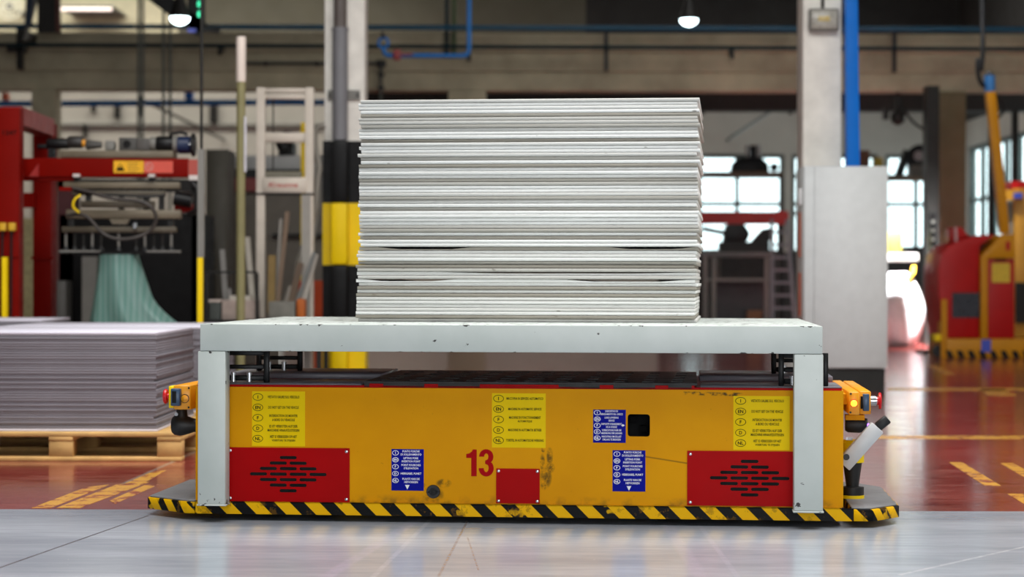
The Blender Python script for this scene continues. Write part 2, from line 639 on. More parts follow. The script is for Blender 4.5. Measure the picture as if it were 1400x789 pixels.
# ------------------------------------------------------------------ structure
HX0, HX1, HY0, HY1, HZ = -13.0, 9.6, -9.0, 44.0, 8.2
YB = floorY(697.8)
struct(MB().box(HX0, HX1, HY0, YB, -0.1, 0), 'floor', M['floor_grey'])
o = struct(MB().box(HX0, HX1, YB, HY1 + 0.3, -0.1, 0), 'floor', M['floor_red'])
struct(MB().box(HX0 - 0.2, HX1 + 0.2, HY0 - 0.2, HY1 + 0.3, HZ, HZ + 0.2), 'ceiling', darkclad)
struct(MB().box(HX0 - 0.2, HX0, HY0, HY1 + 0.3, 0, HZ), 'wall_left', plaster)
# wall behind the viewer, with the open gate the daylight comes through
w = MB().box(HX0, -4.0, HY0 - 0.2, HY0, 0, HZ).box(6.0, HX1, HY0 - 0.2, HY0, 0, HZ).box(-4.0, 6.0, HY0 - 0.2, HY0, 5.6, HZ)
struct(w, 'wall_front', plaster)


def window(idx, x0, x1, z0, z1, y, cols, rows, axis='y'):
    """steel framed window filling an opening; panes set between the bars"""
    d, t = 0.05, 0.085
    place = (lambda a0, a1, b0, b1, c0, c1: (a0, a1, b0, b1, c0, c1)) if axis == 'y' else (lambda a0, a1, b0, b1, c0, c1: (b0, b1, a0, a1, c0, c1))
    fr = MB()
    for a in (x0, x1 - t): fr.box(*place(a, a + t, y - d, y + d, z0, z1))
    for c in (z0, z1 - t): fr.box(*place(x0 + t, x1 - t, y - d, y + d, c, c + t))
    f = struct(fr, 'window_%d' % idx, framegrey)
    xs = [x0 + t] + [x0 + (x1 - x0) * q for q in cols] + [x1 - t]
    zs = [z0 + t] + [z0 + (z1 - z0) * q for q in rows] + [z1 - t]
    for q in xs[1:-1]: MB().box(*place(q - t / 2, q + t / 2, y - d, y + d, z0 + t, z1 - t)).build('mullion', framegrey, f)
    for q in zs[1:-1]:
        MB().box(*place(x0 + t, x1 - t, y - d * 0.9, y + d * 0.9, q - t / 2, q + t / 2)).build('transom', framegrey, f)
    for i in range(len(xs) - 1):
        for j in range(len(zs) - 1):
            MB().box(*place(xs[i], xs[i + 1], y - 0.004, y + 0.004, zs[j], zs[j + 1])).build('pane', pane_g, f)


YW = 44.0
ops = [(wx(930, YW), wx(1072, YW)), (wx(1082, YW), wx(1200, YW)), (wx(1210, YW), wx(1284, YW))]
zlo, zhi = wz(346, YW), wz(210, YW)
w = MB()
edges = [HX0] + [v for o_ in ops for v in o_] + [HX1 + 0.2]
w.box(HX0, HX1 + 0.2, YW, YW + 0.25, 0, zlo)
for i in range(0, len(edges), 2): w.box(edges[i], edges[i + 1], YW, YW + 0.25, zlo, zhi)
w.box(HX0, HX1 + 0.2, YW, YW + 0.25, zhi, wz(52, YW))
struct(w, 'wall_back', plaster)
w = MB().box(HX0, wx(243, YW), YW, YW + 0.25, wz(52, YW), HZ)
struct(w, 'wall_back_upper', mat('cream_wall', (214, 206, 176), 0.8, var=0.08))
struct(MB().box(wx(243, YW), wx(800, YW), YW, YW + 0.25, wz(52, YW), HZ), 'wall_back_upper', oliveclad)
struct(MB().box(wx(800, YW), HX1 + 0.2, YW, YW + 0.25, wz(52, YW), HZ), 'wall_back_upper', darkclad)
zr = [(wz(z, YW) - zlo) / (zhi - zlo) for z in (291, 278, 240)]
window(1, ops[0][0], ops[0][1], zlo, zhi, YW + 0.1, ((1008 - 930) / 142,), zr)
window(2, ops[1][0], ops[1][1], zlo, zhi, YW + 0.1, (0.5,), zr)
window(3, ops[2][0], ops[2][1], zlo, zhi, YW + 0.1, (0.58,), zr[1:])
# right wall with a band of windows
ry0, ry1, rz0, rz1 = 31.0, 43.2, 1.7, 3.75
struct(MB().box(HX1, HX1 + 0.2, HY0, HY1 + 0.3, 4.3, HZ), 'wall_right_upper', darkclad)
w = MB().box(HX1, HX1 + 0.2, HY0, ry0, 0, 4.3).box(HX1, HX1 + 0.2, ry1, HY1 + 0.3, 0, 4.3)
w.box(HX1, HX1 + 0.2, ry0, ry1, 0, rz0).box(HX1, HX1 + 0.2, ry0, ry1, rz1, 4.3)
struct(w, 'wall_right', plaster)
window(4, ry0, ry1, rz0, rz1, HX1 + 0.1, [q / 12 for q in range(1, 12)], (0.45,), 'x')

# concrete beam line with its columns
BY = 30.0
bt, bb = wz(46, BY), wz(124, BY)
struct(MB().box(HX0, HX1, BY, BY + 0.45, bb + 0.28, bt - 0.27).box(HX0, HX1, BY + 0.05, BY + 0.4, bb, bb + 0.28).box(HX0, HX1, BY - 0.06, BY + 0.5, bt - 0.27, bt), 'trim_beam', concrete, bevel=0.02)
for a, b in ((42, 75), (612, 664), (1277, 1321)):
    struct(MB().box(wx(a, BY), wx(b, BY), BY + 0.02, BY + 0.42, 0, bb), 'column', mat('olive_column', (108, 96, 70), 0.8, var=0.15, scale=2) if a > 1000 else concrete, bevel=0.015)
# dark strip put in for the shade under the beam, over the rear bay
struct(MB().box(wx(500, 33), HX1, 33, 33.4, wz(150, 33), wz(104, 33)), 'trim_beam_shade', darkclad)

# floor markings
def mark(pts, name='floor_marking'):
    P = [(wx(a, floorY(b)), floorY(b)) for a, b in pts]
    a = sum(P[i][0] * P[(i + 1) % len(P)][1] - P[(i + 1) % len(P)][0] * P[i][1] for i in range(len(P)))
    if a < 0: P.reverse()
    struct(MB().slab(P, 0.0, 0.0012), name, M['marking'])


mark([(1298, 631), (1316, 631), (1369, 663), (1347, 663)])
mark([(1368, 632), (1386, 632), (1440, 662), (1420, 662)])
mark([(1378, 674), (1398, 674), (1440, 697), (1416, 697)])
mark([(1200, 594.5), (1460, 594.5), (1460, 599), (1200, 599)])
mark([(1215, 529), (1420, 529), (1430, 533), (1212, 533)])
mark([(1268, 499), (1280, 499), (1308, 511), (1292, 511)])
mark([(1340, 531), (1372, 531), (1392, 540), (1352, 540)])
mark([(118, 668), (150, 664), (70, 696), (44, 696)])
mark([(160, 664), (205, 660), (110, 696), (78, 696)])
mark([(205, 648), (228, 644), (200, 660), (168, 664)])
mark([(150, 686), (200, 664), (212, 666), (158, 690)])

# ------------------------------------------------------------------ the automated vehicle
OFF['zero'] = (0, 0, 0)
agv = thing('guided_vehicle', 'yellow automated guided vehicle with red vent panels carrying the grey table', 'vehicle', (0, OY, 0), off=(0, 0, 0), rz=-TH)
FY = 0.09                                   # front face of the body
BD = 1.09                                   # back face of the body
x0, zt = L(268, 531, FY)[0], L(700, 531.5, FY)[1]
x1 = L(1153.5, 531, FY)[0]
zb = L(700, 689, FY)[1]
hole = rounded(*[L(858.5, 596.5, FY)[0], L(889, 596.5, FY)[0], L(858.5, 596.5, FY)[1], L(858.5, 566, FY)[1]], 0.011)
pc = L(593, 672.5, FY)
fp = plate(MB(), [(x0, zb), (x1, zb), (x1, zt), (x0, zt)], [hole, disc_poly(pc[0], pc[1], 0.026)], FY, FY + 0.004)
fp.build('front_panel', M['body'], agv)
sh = MB().box(x0, x0 + 0.004, FY + 0.0041, BD, zb, zt).box(x1 - 0.004, x1, FY + 0.0041, BD, zb, zt).box(x0 + 0.004, x1 - 0.004, BD - 0.004, BD, zb, zt).box(x0 + 0.004, x1 - 0.004, FY + 0.0041, BD - 0.004, zb - 0.004, zb)
sh.box(x0 + 0.004, x1 - 0.004, FY + 0.0041, BD - 0.004, zt - 0.004, zt)
sh.build('body_shell', M['body'], agv)
hx0, hz0 = L(855, 600, FY); hx1, hz1 = L(892, 562, FY)
rc = MB().box(hx0, hx1, 0.20, 0.202, hz0, hz1).box(hx0, hx0 + 0.002, FY + 0.0045, 0.2, hz0, hz1).box(hx1 - 0.002, hx1, FY + 0.0045, 0.2, hz0, hz1)
rc.box(hx0, hx1, FY + 0.0045, 0.2, hz0, hz0 + 0.002).box(hx0, hx1, FY + 0.0045, 0.2, hz1 - 0.002, hz1)
r = rc.build('recess', void, agv, label='black square recess holding the load lowering valve')
MB().box(hx0 + 0.015, hx0 + 0.04, 0.17, 0.2, hz1 - 0.05, hz1 - 0.025).box(hx1 - 0.045, hx1 - 0.02, 0.16, 0.2, hz0 + 0.02, hz0 + 0.045).build('valve', mat('valve_black', (9, 8, 8), 0.7, spec=0.1), r)
pt = MB().lathe((pc[0], FY + 0.02, pc[1]), (0, -1, 0), [(0, 0.026), (0.018, 0.0265), (0.026, 0.024), (0.026, 0.015), (0.02, 0.013), (0.02, 0.004)], 20).build('round_port', rubber, agv, smooth=True)

# red vent panels
def vent(px0, px1, py0, py1, cx, cy0, pitch):
    a, b = L(px0, py1, FY - 0.003), L(px1, py0, FY - 0.003)
    holes = []
    s = 0.00269
    cxl = L(cx, 640, FY)[0]
    for r_, n in enumerate((1, 2, 3, 4, 3, 2, 1)):
        z = L(cx, cy0 + r_ * pitch, FY)[1]
        for q in range(n):
            x = cxl + (q - (n - 1) / 2) * 28.05 * s
            holes.append(rounded(x - 12.1 * s, x + 12.1 * s, z - 2.3 * s, z + 2.3 * s, 2.25 * s, 3))
    v = plate(MB(), [(a[0], a[1]), (b[0], a[1]), (b[0], b[1]), (a[0], b[1])], holes, FY - 0.004, FY - 0.0005).build('vent_panel', red_p, agv, label='red ventilation panel with a diamond of dark slots')
    bx0 = L(cx - 58, 640, FY)[0]; bx1 = L(cx + 58, 640, FY)[0]
    bz0 = L(cx, cy0 + 6.6 * pitch, FY)[1]; bz1 = L(cx, cy0 - 0.7 * pitch, FY)[1]
    MB().box(bx0, bx1, FY - 0.0006, FY - 0.0002, bz0, bz1).build('slot_backing', void, v)  # near-black sheet standing in for the dark inside behind the slots
    for x in (a[0] + 0.012, b[0] - 0.012):
        for z in (a[1] + 0.012, b[1] - 0.012):
            MB().lathe((x, FY - 0.004, z), (0, -1, 0), [(0, 0.006), (0.002, 0.0055), (0.003, 0.003)], 10).build('screw', steel, v, smooth=True)


vent(311, 478.5, 613.5, 686, 394.8, 626.3, 7.55)
vent(940, 1112, 617, 690.5, 1025.4, 630.2, 7.62)
a, b = L(679, 688, FY), L(738.5, 641, FY)
ap = MB().box(a[0], b[0], FY - 0.004, FY - 0.0003, a[1], b[1]).build('access_panel', red_p, agv, label='small square red access panel')
for x in (a[0] + 0.009, b[0] - 0.009):
    for z in (a[1] + 0.009, b[1] - 0.009):
        MB().lathe((x, FY - 0.004, z), (0, -1, 0), [(0, 0.006), (0.002, 0.0055), (0.003, 0.003)], 10).build('screw', steel, ap, smooth=True)

# number 13
def digit_pts():
    s = 0.00269
    one = [(0, 0), (7.6, 0), (7.6, 37), (2.2, 37), (0.6, 34), (-2.5, 31.6), (-7, 30.7), (-7, 25.2), (0, 25.2)]
    return s, one


ns, one = digit_pts()
nx, nz = L(644.8, 651.2, FY)
nm = MB().prism([(nx + x * ns, nz + z * ns) for x, z in one], FY - 0.0008, FY - 0.0001)
tx, tz = L(665.3, 651.2, FY)


def stroke3():
    # outer and inner outline of a condensed bold 3
    out, W = [], 10.5
    top = (0, 27.2, W - 0.6, 10.0); bot = (0, 10.9, W, 11.2)
    def arc(cx, cz, rx, rz, a0, a1, n=9): return [(cx + rx * math.cos(math.radians(a0 + (a1 - a0) * k / n)), cz + rz * math.sin(math.radians(a0 + (a1 - a0) * k / n))) for k in range(n + 1)]
    outer = arc(0, 27, 10, 10.4, 180, -52, 14) + arc(0, 11, 10.5, 11.4, 45, -180, 14)
    inner = arc(0, 11.2, 3.4, 5.6, 180, 412, 10) + [(-1.5, 17.2), (-1.5, 21.6)] + arc(0, 27, 3.0, 4.6, -60, 180, 10)
    return outer + inner


o3 = stroke3()
from mathutils.geometry import tessellate_polygon
tri = tessellate_polygon([[Vector((x, z, 0)) for x, z in o3]])
nn_ = len(o3)
nm.add([(tx + x * ns, FY - 0.0008, tz + z * ns) for x, z in o3] + [(tx + x * ns, FY - 0.0001, tz + z * ns) for x, z in o3],
       [tuple(t) for t in tri] + [tuple(q + nn_ for q in t) for t in tri] + [(i, (i + 1) % nn_, (i + 1) % nn_ + nn_, i + nn_) for i in range(nn_)])
nm.build('number', num_red, agv, label='red painted number 13')


def sticker(px0, px1, py0, py1, paper, pr, rows, ov, fs, name, label, rowys, ovx, txc, tw, arrow=None, bold=0.022):
    a, b = L(px0, py1, FY), L(px1, py0, FY)
    s = 0.00269
    st = MB().box(a[0], b[0], FY - 0.0006, FY - 0.0001, a[1], b[1]).build(name, paper, agv, label=label)
    lt = MB()
    y = FY - 0.0006
    for (code, lines), py in zip(rows, rowys):
        cx, cz = L(ovx, py, FY)
        ring_xz(lt, cx, cz, ov[0] * s, ov[1] * s, ov[2] * s, y)
        text(lt, code, cx, cz, None, ov[3] * s, y, 0.03)
        for i, (ln, lw) in enumerate(lines):
            c = L(txc, py + (i - (len(lines) - 1) / 2) * fs * 1.5, FY)
            text(lt, ln, c[0], c[1], lw * s, fs * s, y, bold)
    if arrow:
        k, px, py, q = arrow
        cx, cz = L(px, py, FY)
        q *= s
        tri_ = [(cx - q, cz + q), (cx, cz - q), (cx + q, cz + q)] if k == 'down' else [(cx - q, cz - q), (cx + q, cz), (cx - q, cz + q)]
        lt.prism(tri_, y - 0.0004, y)
        if k != 'down': lt.box(cx - 1.6 * q, cx - q, y - 0.0004, y, cz - q * 0.4, cz + q * 0.4)
    lt.build('lettering', pr, st)


vie = [('I', [('VIETATO SALIRE SUL VEICOLO', 45)]), ('EN', [('DO NOT GET ON THE VEHICLE', 43)]), ('F', [('INTERDICTION DE MONTER', 40), ('A BORD DU VEHICULE', 32)]),
       ('D', [('ES IST VERBOTEN AUF DER', 40), ('MASCHINE HINAUFZUSTEIGEN', 45)]), ('NL', [('HET IS VERBODEN OP HET', 38), ('VOERTUIG TE STIJGEN', 33)])]
mac = [('I', [('MACCHINA IN SERVIZIO AUTOMATICO', 51)]), ('EN', [('MACHINE IN AUTOMATIC SERVICE', 46)]), ('F', [('MACHINE EN FONCTIONNEMENT', 44), ('AUTOMATIQUE', 20)]),
       ('D', [('MASCHINE IN AUTOMATIK BETRIEB', 46)]), ('NL', [('TOESTEL IN AUTOMATISCHE WERKING', 52)])]
frk = [('I', [('PUNTO FORCHE', 24), ('DI SOLLEVAMENTO', 29)]), ('EN', [('LIFTING FORK', 21), ('INSERTION POINT', 26)]), ('F', [('POINT FOURCHES', 27), ("D'ELEVATION", 20)]),
       ('D', [('HEBEGABEL PUNKT', 29)]), ('NL', [('PLAATS VAN DE', 24), ('HEFVORKEN', 19)])]
low = [('I', [('DISPOSITIVO DI', 17), ('ABBASSAMENTO DEL CARICO', 31)]), ('EN', [('LOAD LOWERING', 19), ('DEVICE', 8)]), ('F', [("DISPOSITIF D'ABAISSEMENT", 28), ('DE LA CHARGE', 15)]),
       ('D', [('VORRICHTUNG FUER DIE', 27), ('ABSENKUNG DER LADUNG', 29)]), ('NL', [('INRICHTING OM DE LAST', 27), ('OMLAAG TE BRENGEN', 25)])]
OVY = (7.4, 5.1, 0.8, 4.6)
sticker(345, 417.5, 536, 610.5, st_yel, ink, vie, OVY, 3.7, 'yellow_sticker', 'yellow warning sticker in five languages against getting on the vehicle', (543.5, 557.8, 572, 586.3, 600.5), 353, 388, 45)
sticker(673, 746.5, 538, 612, st_yel, ink, mac, OVY, 3.5, 'yellow_sticker', 'yellow sticker announcing automatic service in five languages', (545, 559.3, 573.6, 588, 602.2), 682, 718, 51)
sticker(1003, 1080, 541, 614.5, st_yel, ink, vie, OVY, 3.7, 'yellow_sticker', 'yellow warning sticker in five languages beside the right table leg', (547.5, 562, 576.4, 591, 605.2), 1013, 1049.5, 45)
OVB = (4.6, 3.5, 0.75, 3.4)
fy = (619.6, 629, 638.4, 647.8, 657.3)
sticker(535.7, 580, 614.6, 671, st_blu, wht, frk, OVB, 2.9, 'blue_sticker', 'blue fork insertion point sticker beside the round port', fy, 541.2, 562.5, 29, ('down', 557.5, 666.5, 3.2), 0.02)
sticker(838, 883, 615.6, 671.5, st_blu, wht, frk, OVB, 2.9, 'blue_sticker', 'blue fork insertion point sticker crossed by a scratch', [q + 0.9 for q in fy], 844, 865.5, 29, ('down', 860.5, 667.5, 3.2), 0.02)
sticker(811.3, 856, 560, 605, st_blu, wht, low, OVB, 2.7, 'blue_sticker', 'blue load lowering device sticker beside the square recess', (564, 572.8, 581.5, 590, 598.7), 817, 836.5, 31, ('right', 853, 581.3, 1.9), 0.02)

# striped skirt and bumpers
SY = 0.078
sx0, sx1 = L(268, 700, SY)[0], L(1168, 700, SY)[0]
sz0, sz1 = 0.024, zb - 0.002
MB().box(sx0, sx1, SY, SY + 0.004, sz0, sz1).box(sx0, sx1, SY, FY - 0.0005, sz1 - 0.004, sz1).build('skirt', M['hazard'], agv)
MB().box(sx0 + 0.03, sx1 - 0.03, SY + 0.05, BD - 0.02, 0.028, zb - 0.006).build('chassis', rubber, agv)
for xx in (sx0 + 0.35, sx1 - 0.35):
    for yy in (0.3, 0.9):
        MB().cyl((xx, yy - 0.03, 0.06), (xx, yy + 0.03, 0.06), 0.06, 20).build('wheel', rubber, agv, smooth=True)


def bumper(px_in, px_ch, px_out, hz, sgn):
    xi, xc, xo = L(px_in, 700, SY)[0], L(px_ch, 700, SY)[0], L(px_out, 696, SY + 0.16)[0]
    pl = [(xi, SY), (xc, SY), (xo, SY + 0.15), (xo, 0.86), (xc, 1.06), (xi, 1.06)]
    if sgn < 0: pl = pl[::-1]
    ins = [(x if x == xi else x - sgn * 0.008, min(max(y, SY + 0.006), 1.054)) for x, y in pl]
    bb_ = MB()
    n = len(pl)
    # rim: outer wall 8 mm thick
    bb_.slab(pl, sz0, sz1 - 0.003)
    rim = bb_.build('bumper_rim', hz, agv, bevel=0.002, label='black and yellow striped bumper rim')
    MB().slab(ins, sz1 - 0.003, sz1 + 0.004).build('bumper_top', bumpgrey, rim, bevel=0.002)
    return xi, xo


bl = bumper(267, 256, 203.5, M['hazard_l'], -1)
br = bumper(1165.5, 1194.5, 1229.5, M['hazard_r'], 1)

# deck: red base, grey plates, black perforated middle plate
MB().box(x0 + 0.006, x1 - 0.006, FY + 0.004, BD - 0.004, zt, zt + 0.008).build('deck_base', red_p, agv, label='red painted deck base')
dl, dr = L(498, 530, FY)[0], L(953.5, 530, FY)[0]
for xa, xb in ((x0 + 0.004, dl - 0.012), (dr + 0.012, x1 - 0.004)):
    MB().box(xa, xb, FY + 0.01, FY + 0.36, zt + 0.008, zt + 0.014).build('deck_plate', deckgrey, agv, bevel=0.002)
    MB().box(xa, xb, FY + 0.5, BD - 0.01, zt + 0.008, zt + 0.03).build('deck_plate', deckgrey, agv, bevel=0.002)
holes = []
for i in range(11):
    cx = dl + (dr - dl) * (0.06 + i * 0.088)
    for j in range(5):
        cy = FY + 0.10 + j * 0.18
        hw = 0.022 if i > 6 else 0.03
        holes.append([(cx - hw + j * 0.004, cy - 0.04), (cx + hw + j * 0.004, cy - 0.04), (cx + hw + j * 0.004, cy + 0.04), (cx - hw + j * 0.004, cy + 0.04)])
dp = MB()
plate(dp, [(dl, FY + 0.006), (dr, FY + 0.006), (dr, BD - 0.01), (dl, BD - 0.01)], holes, 0, 0.008)
dp.v = [(x, z, zt + 0.024 - y) for x, y, z in dp.v]
deck = dp.build('centre_plate', black, agv, label='black perforated centre deck plate')
segs = [(498, 505), (524, 580), (599, 656), (764, 820), (839, 896), (914, 946)]
for a_, b_ in segs:
    MB().box(L(a_, 530, FY)[0], L(b_, 530, FY)[0], FY + 0.004, FY + 0.006, zt + 0.002, zt + 0.016).build('edge_lip', black, deck)
MB().box(dl + 0.01, dr - 0.01, FY + 0.0065, FY + 0.02, zt + 0.008, zt + 0.015).build('edge_rail', red_p, deck)

# black roller brackets that carry the table
TZ = L(700, 444.5, 0)[1]
BZ = L(700, 482, 0)[1]                    # underside of the table's beam


def bracket(px0, px1, y, px_mid=None):
    xa, xb = L(px0, 520, 0.12)[0], L(px1, 520, 0.12)[0]
    z0, z1 = zt + 0.0145, BZ - 0.001
    if y > 0.4: z0 = zt + 0.0305
    h = z1 - z0
    m = MB()
    m.box(xa, xa + 0.02, y, y + 0.02, z0, z1).box(xb - 0.02, xb, y, y + 0.02, z0, z1)
    for q, t in ((0.06, 0.02), (0.42, 0.016), (0.84, h * 0.155)):
        m.box(xa + 0.02, xb - 0.02, y + 0.002, y + 0.018, z0 + h * q, z0 + h * q + t)
    k = m.build('roller_bracket', black, agv, bevel=0.002)
    for q in (0.28, 0.6):
        x = xa + (xb - xa) * q
        MB().cyl((x, y + 0.01, z0 + h * 0.06 - 0.005), (x, y + 0.01, z0 + h * 0.06 + 0.03), 0.011, 12).build('roller', steel, k, smooth=True)


bracket(299, 367, 0.13)
bracket(299, 367, 0.80)
bracket(1065, 1133, 0.13)
bracket(1065, 1133, 0.80)

# left sensor head
hy = 0.13
def bx(px0, px1, py0, py1, y0, y1, m=None):
    a_, b_ = L(px0, py1, y0), L(px1, py0, y0)
    return (m or MB()).box(a_[0], b_[0], y0, y1, a_[1], b_[1])


cb = bx(237.5, 261, 528, 561, hy, hy + 0.9).build('control_box', orange, agv, bevel=0.004, label='orange control box on the left end')
bx(258, 269.5, 534, 548, hy + 0.1, hy + 0.2).build('mounting_arm', M['body'], cb)
bx(231, 237.8, 529, 559, hy + 0.02, hy + 0.1).build('end_flange', yellowp, cb, bevel=0.002)
bx(233.5, 246, 532.5, 556, hy - 0.03, hy - 0.0002).build('switch_body', bluegrey, cb, bevel=0.003)
bx(235.5, 241, 536, 552, hy - 0.033, hy - 0.0302).build('switch_face', void, cb)
c_ = L(253.2, 546, hy)
MB().lathe((c_[0], hy, c_[1]), (0, -1, 0), [(0, 0.0145), (0.005, 0.0145), (0.006, 0.011), (0.008, 0.011), (0.012, 0.004)], 18).build('lamp_button', orange, cb, smooth=True)
ring = MB().lathe((c_[0], hy - 0.0001, c_[1]), (0, -1, 0), [(0, 0.017), (0.003, 0.017)], 18).build('button_ring', black, cb, smooth=True)
for px, py in ((258.5, 531.5), (258.5, 558)):
    c_ = L(px, py, hy)
    MB().cyl((c_[0], hy, c_[1]), (c_[0], hy - 0.002, c_[1]), 0.004, 8).build('screw', black, cb)
e_ = L(231, 543, hy + 0.06)
MB().lathe((e_[0], hy + 0.06, e_[1]), (-1, 0, 0), [(-0.004, 0.012), (0.004, 0.012), (0.005, 0.026), (0.012, 0.029), (0.017, 0.026), (0.019, 0.012), (0.0195, 0.001)], 20).build('emergency_button', estop, cb, smooth=True)
hb = L(231, 583.5, hy + 0.05)
horn = MB().lathe((hb[0], hy + 0.1, hb[1]), (1, 0, 0), [(0, 0.012), (0.003, 0.03), (0.012, 0.038), (0.035, 0.041), (0.058, 0.036), (0.085, 0.027), (0.112, 0.022), (0.116, 0.01)], 22).build('horn', rubber, agv, smooth=True, label='black rounded horn under the orange box')
n0, n1 = L(249, 572, hy + 0.1), L(249, 560.5, hy + 0.1)
MB().lathe((n0[0], hy + 0.1, n0[1] - 0.004), (0, 0, 1), [(0, 0.03), (0.012, 0.022), (n1[1] - n0[1] + 0.006, 0.02)], 14).build('horn_neck', rubber, horn, smooth=True)
bb0 = L(243.5, 567, hy + 0.1)
MB().cyl((bb0[0], hy + 0.075, bb0[1]), (bb0[0], hy + 0.085, bb0[1]), 0.007, 10).build('bolt', steel, horn)

# right sensor head
rb = bx(1160.5, 1175.5, 535, 566.5, hy, hy + 0.9)
rb_o = rb.build('control_box', orange, agv, bevel=0.004, label='orange control box with a lit lamp on the right end')
bx(1175.6, 1191, 534, 565.5, hy + 0.09, hy + 0.9).build('switch_housing', orange, rb_o, bevel=0.003)
bx(1177, 1181, 541, 558, hy + 0.086, hy + 0.0899).build('cable_slot', void, rb_o)
sw = bx(1180.5, 1188.8, 538, 561, hy + 0.06, hy + 0.0898).build('switch_body', bluegrey, rb_o, bevel=0.002)
bx(1151, 1160.7, 538, 552, hy + 0.1, hy + 0.3).build('mounting_arm', M['body'], rb_o)
c_ = L(1167.7, 550.5, hy)
MB().lathe((c_[0], hy, c_[1]), (0, -1, 0), [(0, 0.0145), (0.004, 0.0145), (0.005, 0.0125)], 18).build('lamp_ring', estop, rb_o, smooth=True)
MB().lathe((c_[0], hy - 0.005, c_[1]), (0, -1, 0), [(0, 0.0122), (0.004, 0.0115), (0.008, 0.007), (0.009, 0.001)], 18).build('signal_lamp', emit('amber_lamp', (255, 120, 24), 9.0), rb_o, smooth=True, label='glowing amber signal lamp')
for px, py in ((1163.5, 537.5), (1163, 563)):
    c_ = L(px, py, hy)
    MB().cyl((c_[0], hy, c_[1]), (c_[0], hy - 0.002, c_[1]), 0.004, 8).build('screw', black, rb_o)
e_ = L(1191, 547, hy + 0.2)
MB().lathe((e_[0], hy + 0.2, e_[1]), (1, 0, 0), [(-0.002, 0.02), (0.018, 0.02), (0.018, 0.016), (0.022, 0.016)], 18).build('button_collar', steel, rb_o, smooth=True)
MB().lathe((e_[0] + 0.022, hy + 0.2, e_[1]), (1, 0, 0), [(0, 0.015), (0.006, 0.016), (0.007, 0.03), (0.012, 0.032), (0.016, 0.029), (0.0175, 0.001)], 20).build('emergency_button', estop, rb_o, smooth=True)
cmr = L(1156, 580, hy + 0.15)
cam_o = MB().lathe((cmr[0], hy + 0.15, cmr[1]), (1, 0, 0), [(0, 0.022), (0.01, 0.028), (0.05, 0.03), (0.07, 0.027), (0.082, 0.024), (0.082, 0.015)], 20).build('camera_head', rubber, agv, smooth=True, label='black cylindrical sensor with a violet light')
MB().lathe((cmr[0] + 0.0822, hy + 0.13, cmr[1]), (1, -0.4, 0), [(0, 0.008), (0.005, 0.007), (0.007, 0.002)], 12).build('violet_light', emit('violet_light', (150, 90, 255), 6.0), cam_o, smooth=True)
MB().box(cmr[0], cmr[0] + 0.07, hy + 0.12, hy + 0.18, cmr[1] + 0.02, L(1160, 566, hy + 0.15)[1]).build('sensor_bracket', M['body'], cam_o)
# silver feeler arm
ya = 0.2
p0, p1 = L(1153.5, 635, ya), L(1200, 583, ya)
arm = MB().bar((p0[0], ya, p0[1]), (p1[0], ya, p1[1]), 0.056, 0.05).build('feeler_arm', silver, agv, bevel=0.003, label='slanted silver arm with a black tip')
p2 = L(1214.5, 571.5, ya)
MB().bar((p1[0], ya, p1[1]), (p2[0], ya, p2[1]), 0.034, 0.036).build('arm_tip', rubber, arm, bevel=0.004)
c_ = L(1157.5, 624, ya - 0.026)
MB().cyl((c_[0], ya - 0.025, c_[1]), (c_[0], ya - 0.032, c_[1]), 0.012, 10).build('bolt', black, arm)
# laser scanner standing on the right bumper
ys = 0.42
s0 = L(1166, 659, ys)
bz_ = sz1 + 0.004
sc = MB().lathe((s0[0], ys, bz_), (0, 0, 1), [(0, 0.045), (0.012, 0.045)], 24).build('scanner_base', yellowp, agv, smooth=True, label='yellow foot ring of the black scanner')
MB().lathe((s0[0], ys, bz_ + 0.012), (0, 0, 1), [(0, 0.044), (0.03, 0.044), (0.032, 0.03), (0.034, 0.024), (0.12, 0.036), (0.125, 0.036)], 24).build('scanner_body', rubber, sc, smooth=True)
MB().lathe((s0[0], ys, bz_ + 0.137), (0, 0, 1), [(0, 0.044), (0.075, 0.044), (0.085, 0.036)], 24).build('scanner_head', yellowp, sc, smooth=True)
bx(1157, 1166, 597, 601, ys - 0.05, ys - 0.04).build('scanner_clip', steel, sc)

# ------------------------------------------------------------------ the load table on the vehicle
tab = thing('load_table', 'long grey-green steel table with scuffed legs, carried on the yellow vehicle', 'table', (0, OY, 0), off=(0, 0, 0), rz=-TH)
tx0, tx1 = L(273.5, 447, 0)[0], L(1125, 447, 0)[0]
TD = 1.58
MB().box(tx0, tx1, 0, TD, BZ, TZ).build('tabletop', M['table'], tab, bevel=0.005)
lz = L(700, 694.5, 0)[1]
lw1, lw2 = L(308.5, 600, 0)[0] - L(270, 600, 0)[0], L(1127, 600, 0)[0] - L(1086, 600, 0)[0]
for i, (xa, xb) in enumerate(((L(270.5, 600, 0)[0], L(308.5, 600, 0)[0]), (L(1086, 600, 0)[0], L(1126, 600, 0)[0]))):
    for y_ in (0.0, TD - 0.076):
        lg = MB().box(xa, xb, y_ + 0.0002, y_ + 0.076, lz, BZ - 0.0005).build('leg', M['table'], tab, bevel=0.006)
        MB().box(xa - 0.003, xb + 0.003, y_ - 0.002, y_ + 0.0765, lz - 0.006, lz).build('foot_plate', M['table'], lg, bevel=0.002)

# ------------------------------------------------------------------ the stack of white sheets on the table
NS = 62
dy = 0.52
sa, sb = L(489, 440, dy), L(953.5, 440, dy)
top = L(720, 134.5, dy)[1]
W, D_ = sb[0] - sa[0], 0.98
pitch = (top - TZ) / NS
gaps = {int(round((440 - 337.5) / (440 - 134.5) * NS)): [(0.05, 0.34, 1.0), (0.74, 0.99, 0.9)], int(round((440 - 383) / (440 - 134.5) * NS)): [(0.02, 0.29, 0.9), (0.62, 0.98, 0.9)],
        int(round((440 - 371) / (440 - 134.5) * NS)): [(0.25, 0.985, 0.55)]}


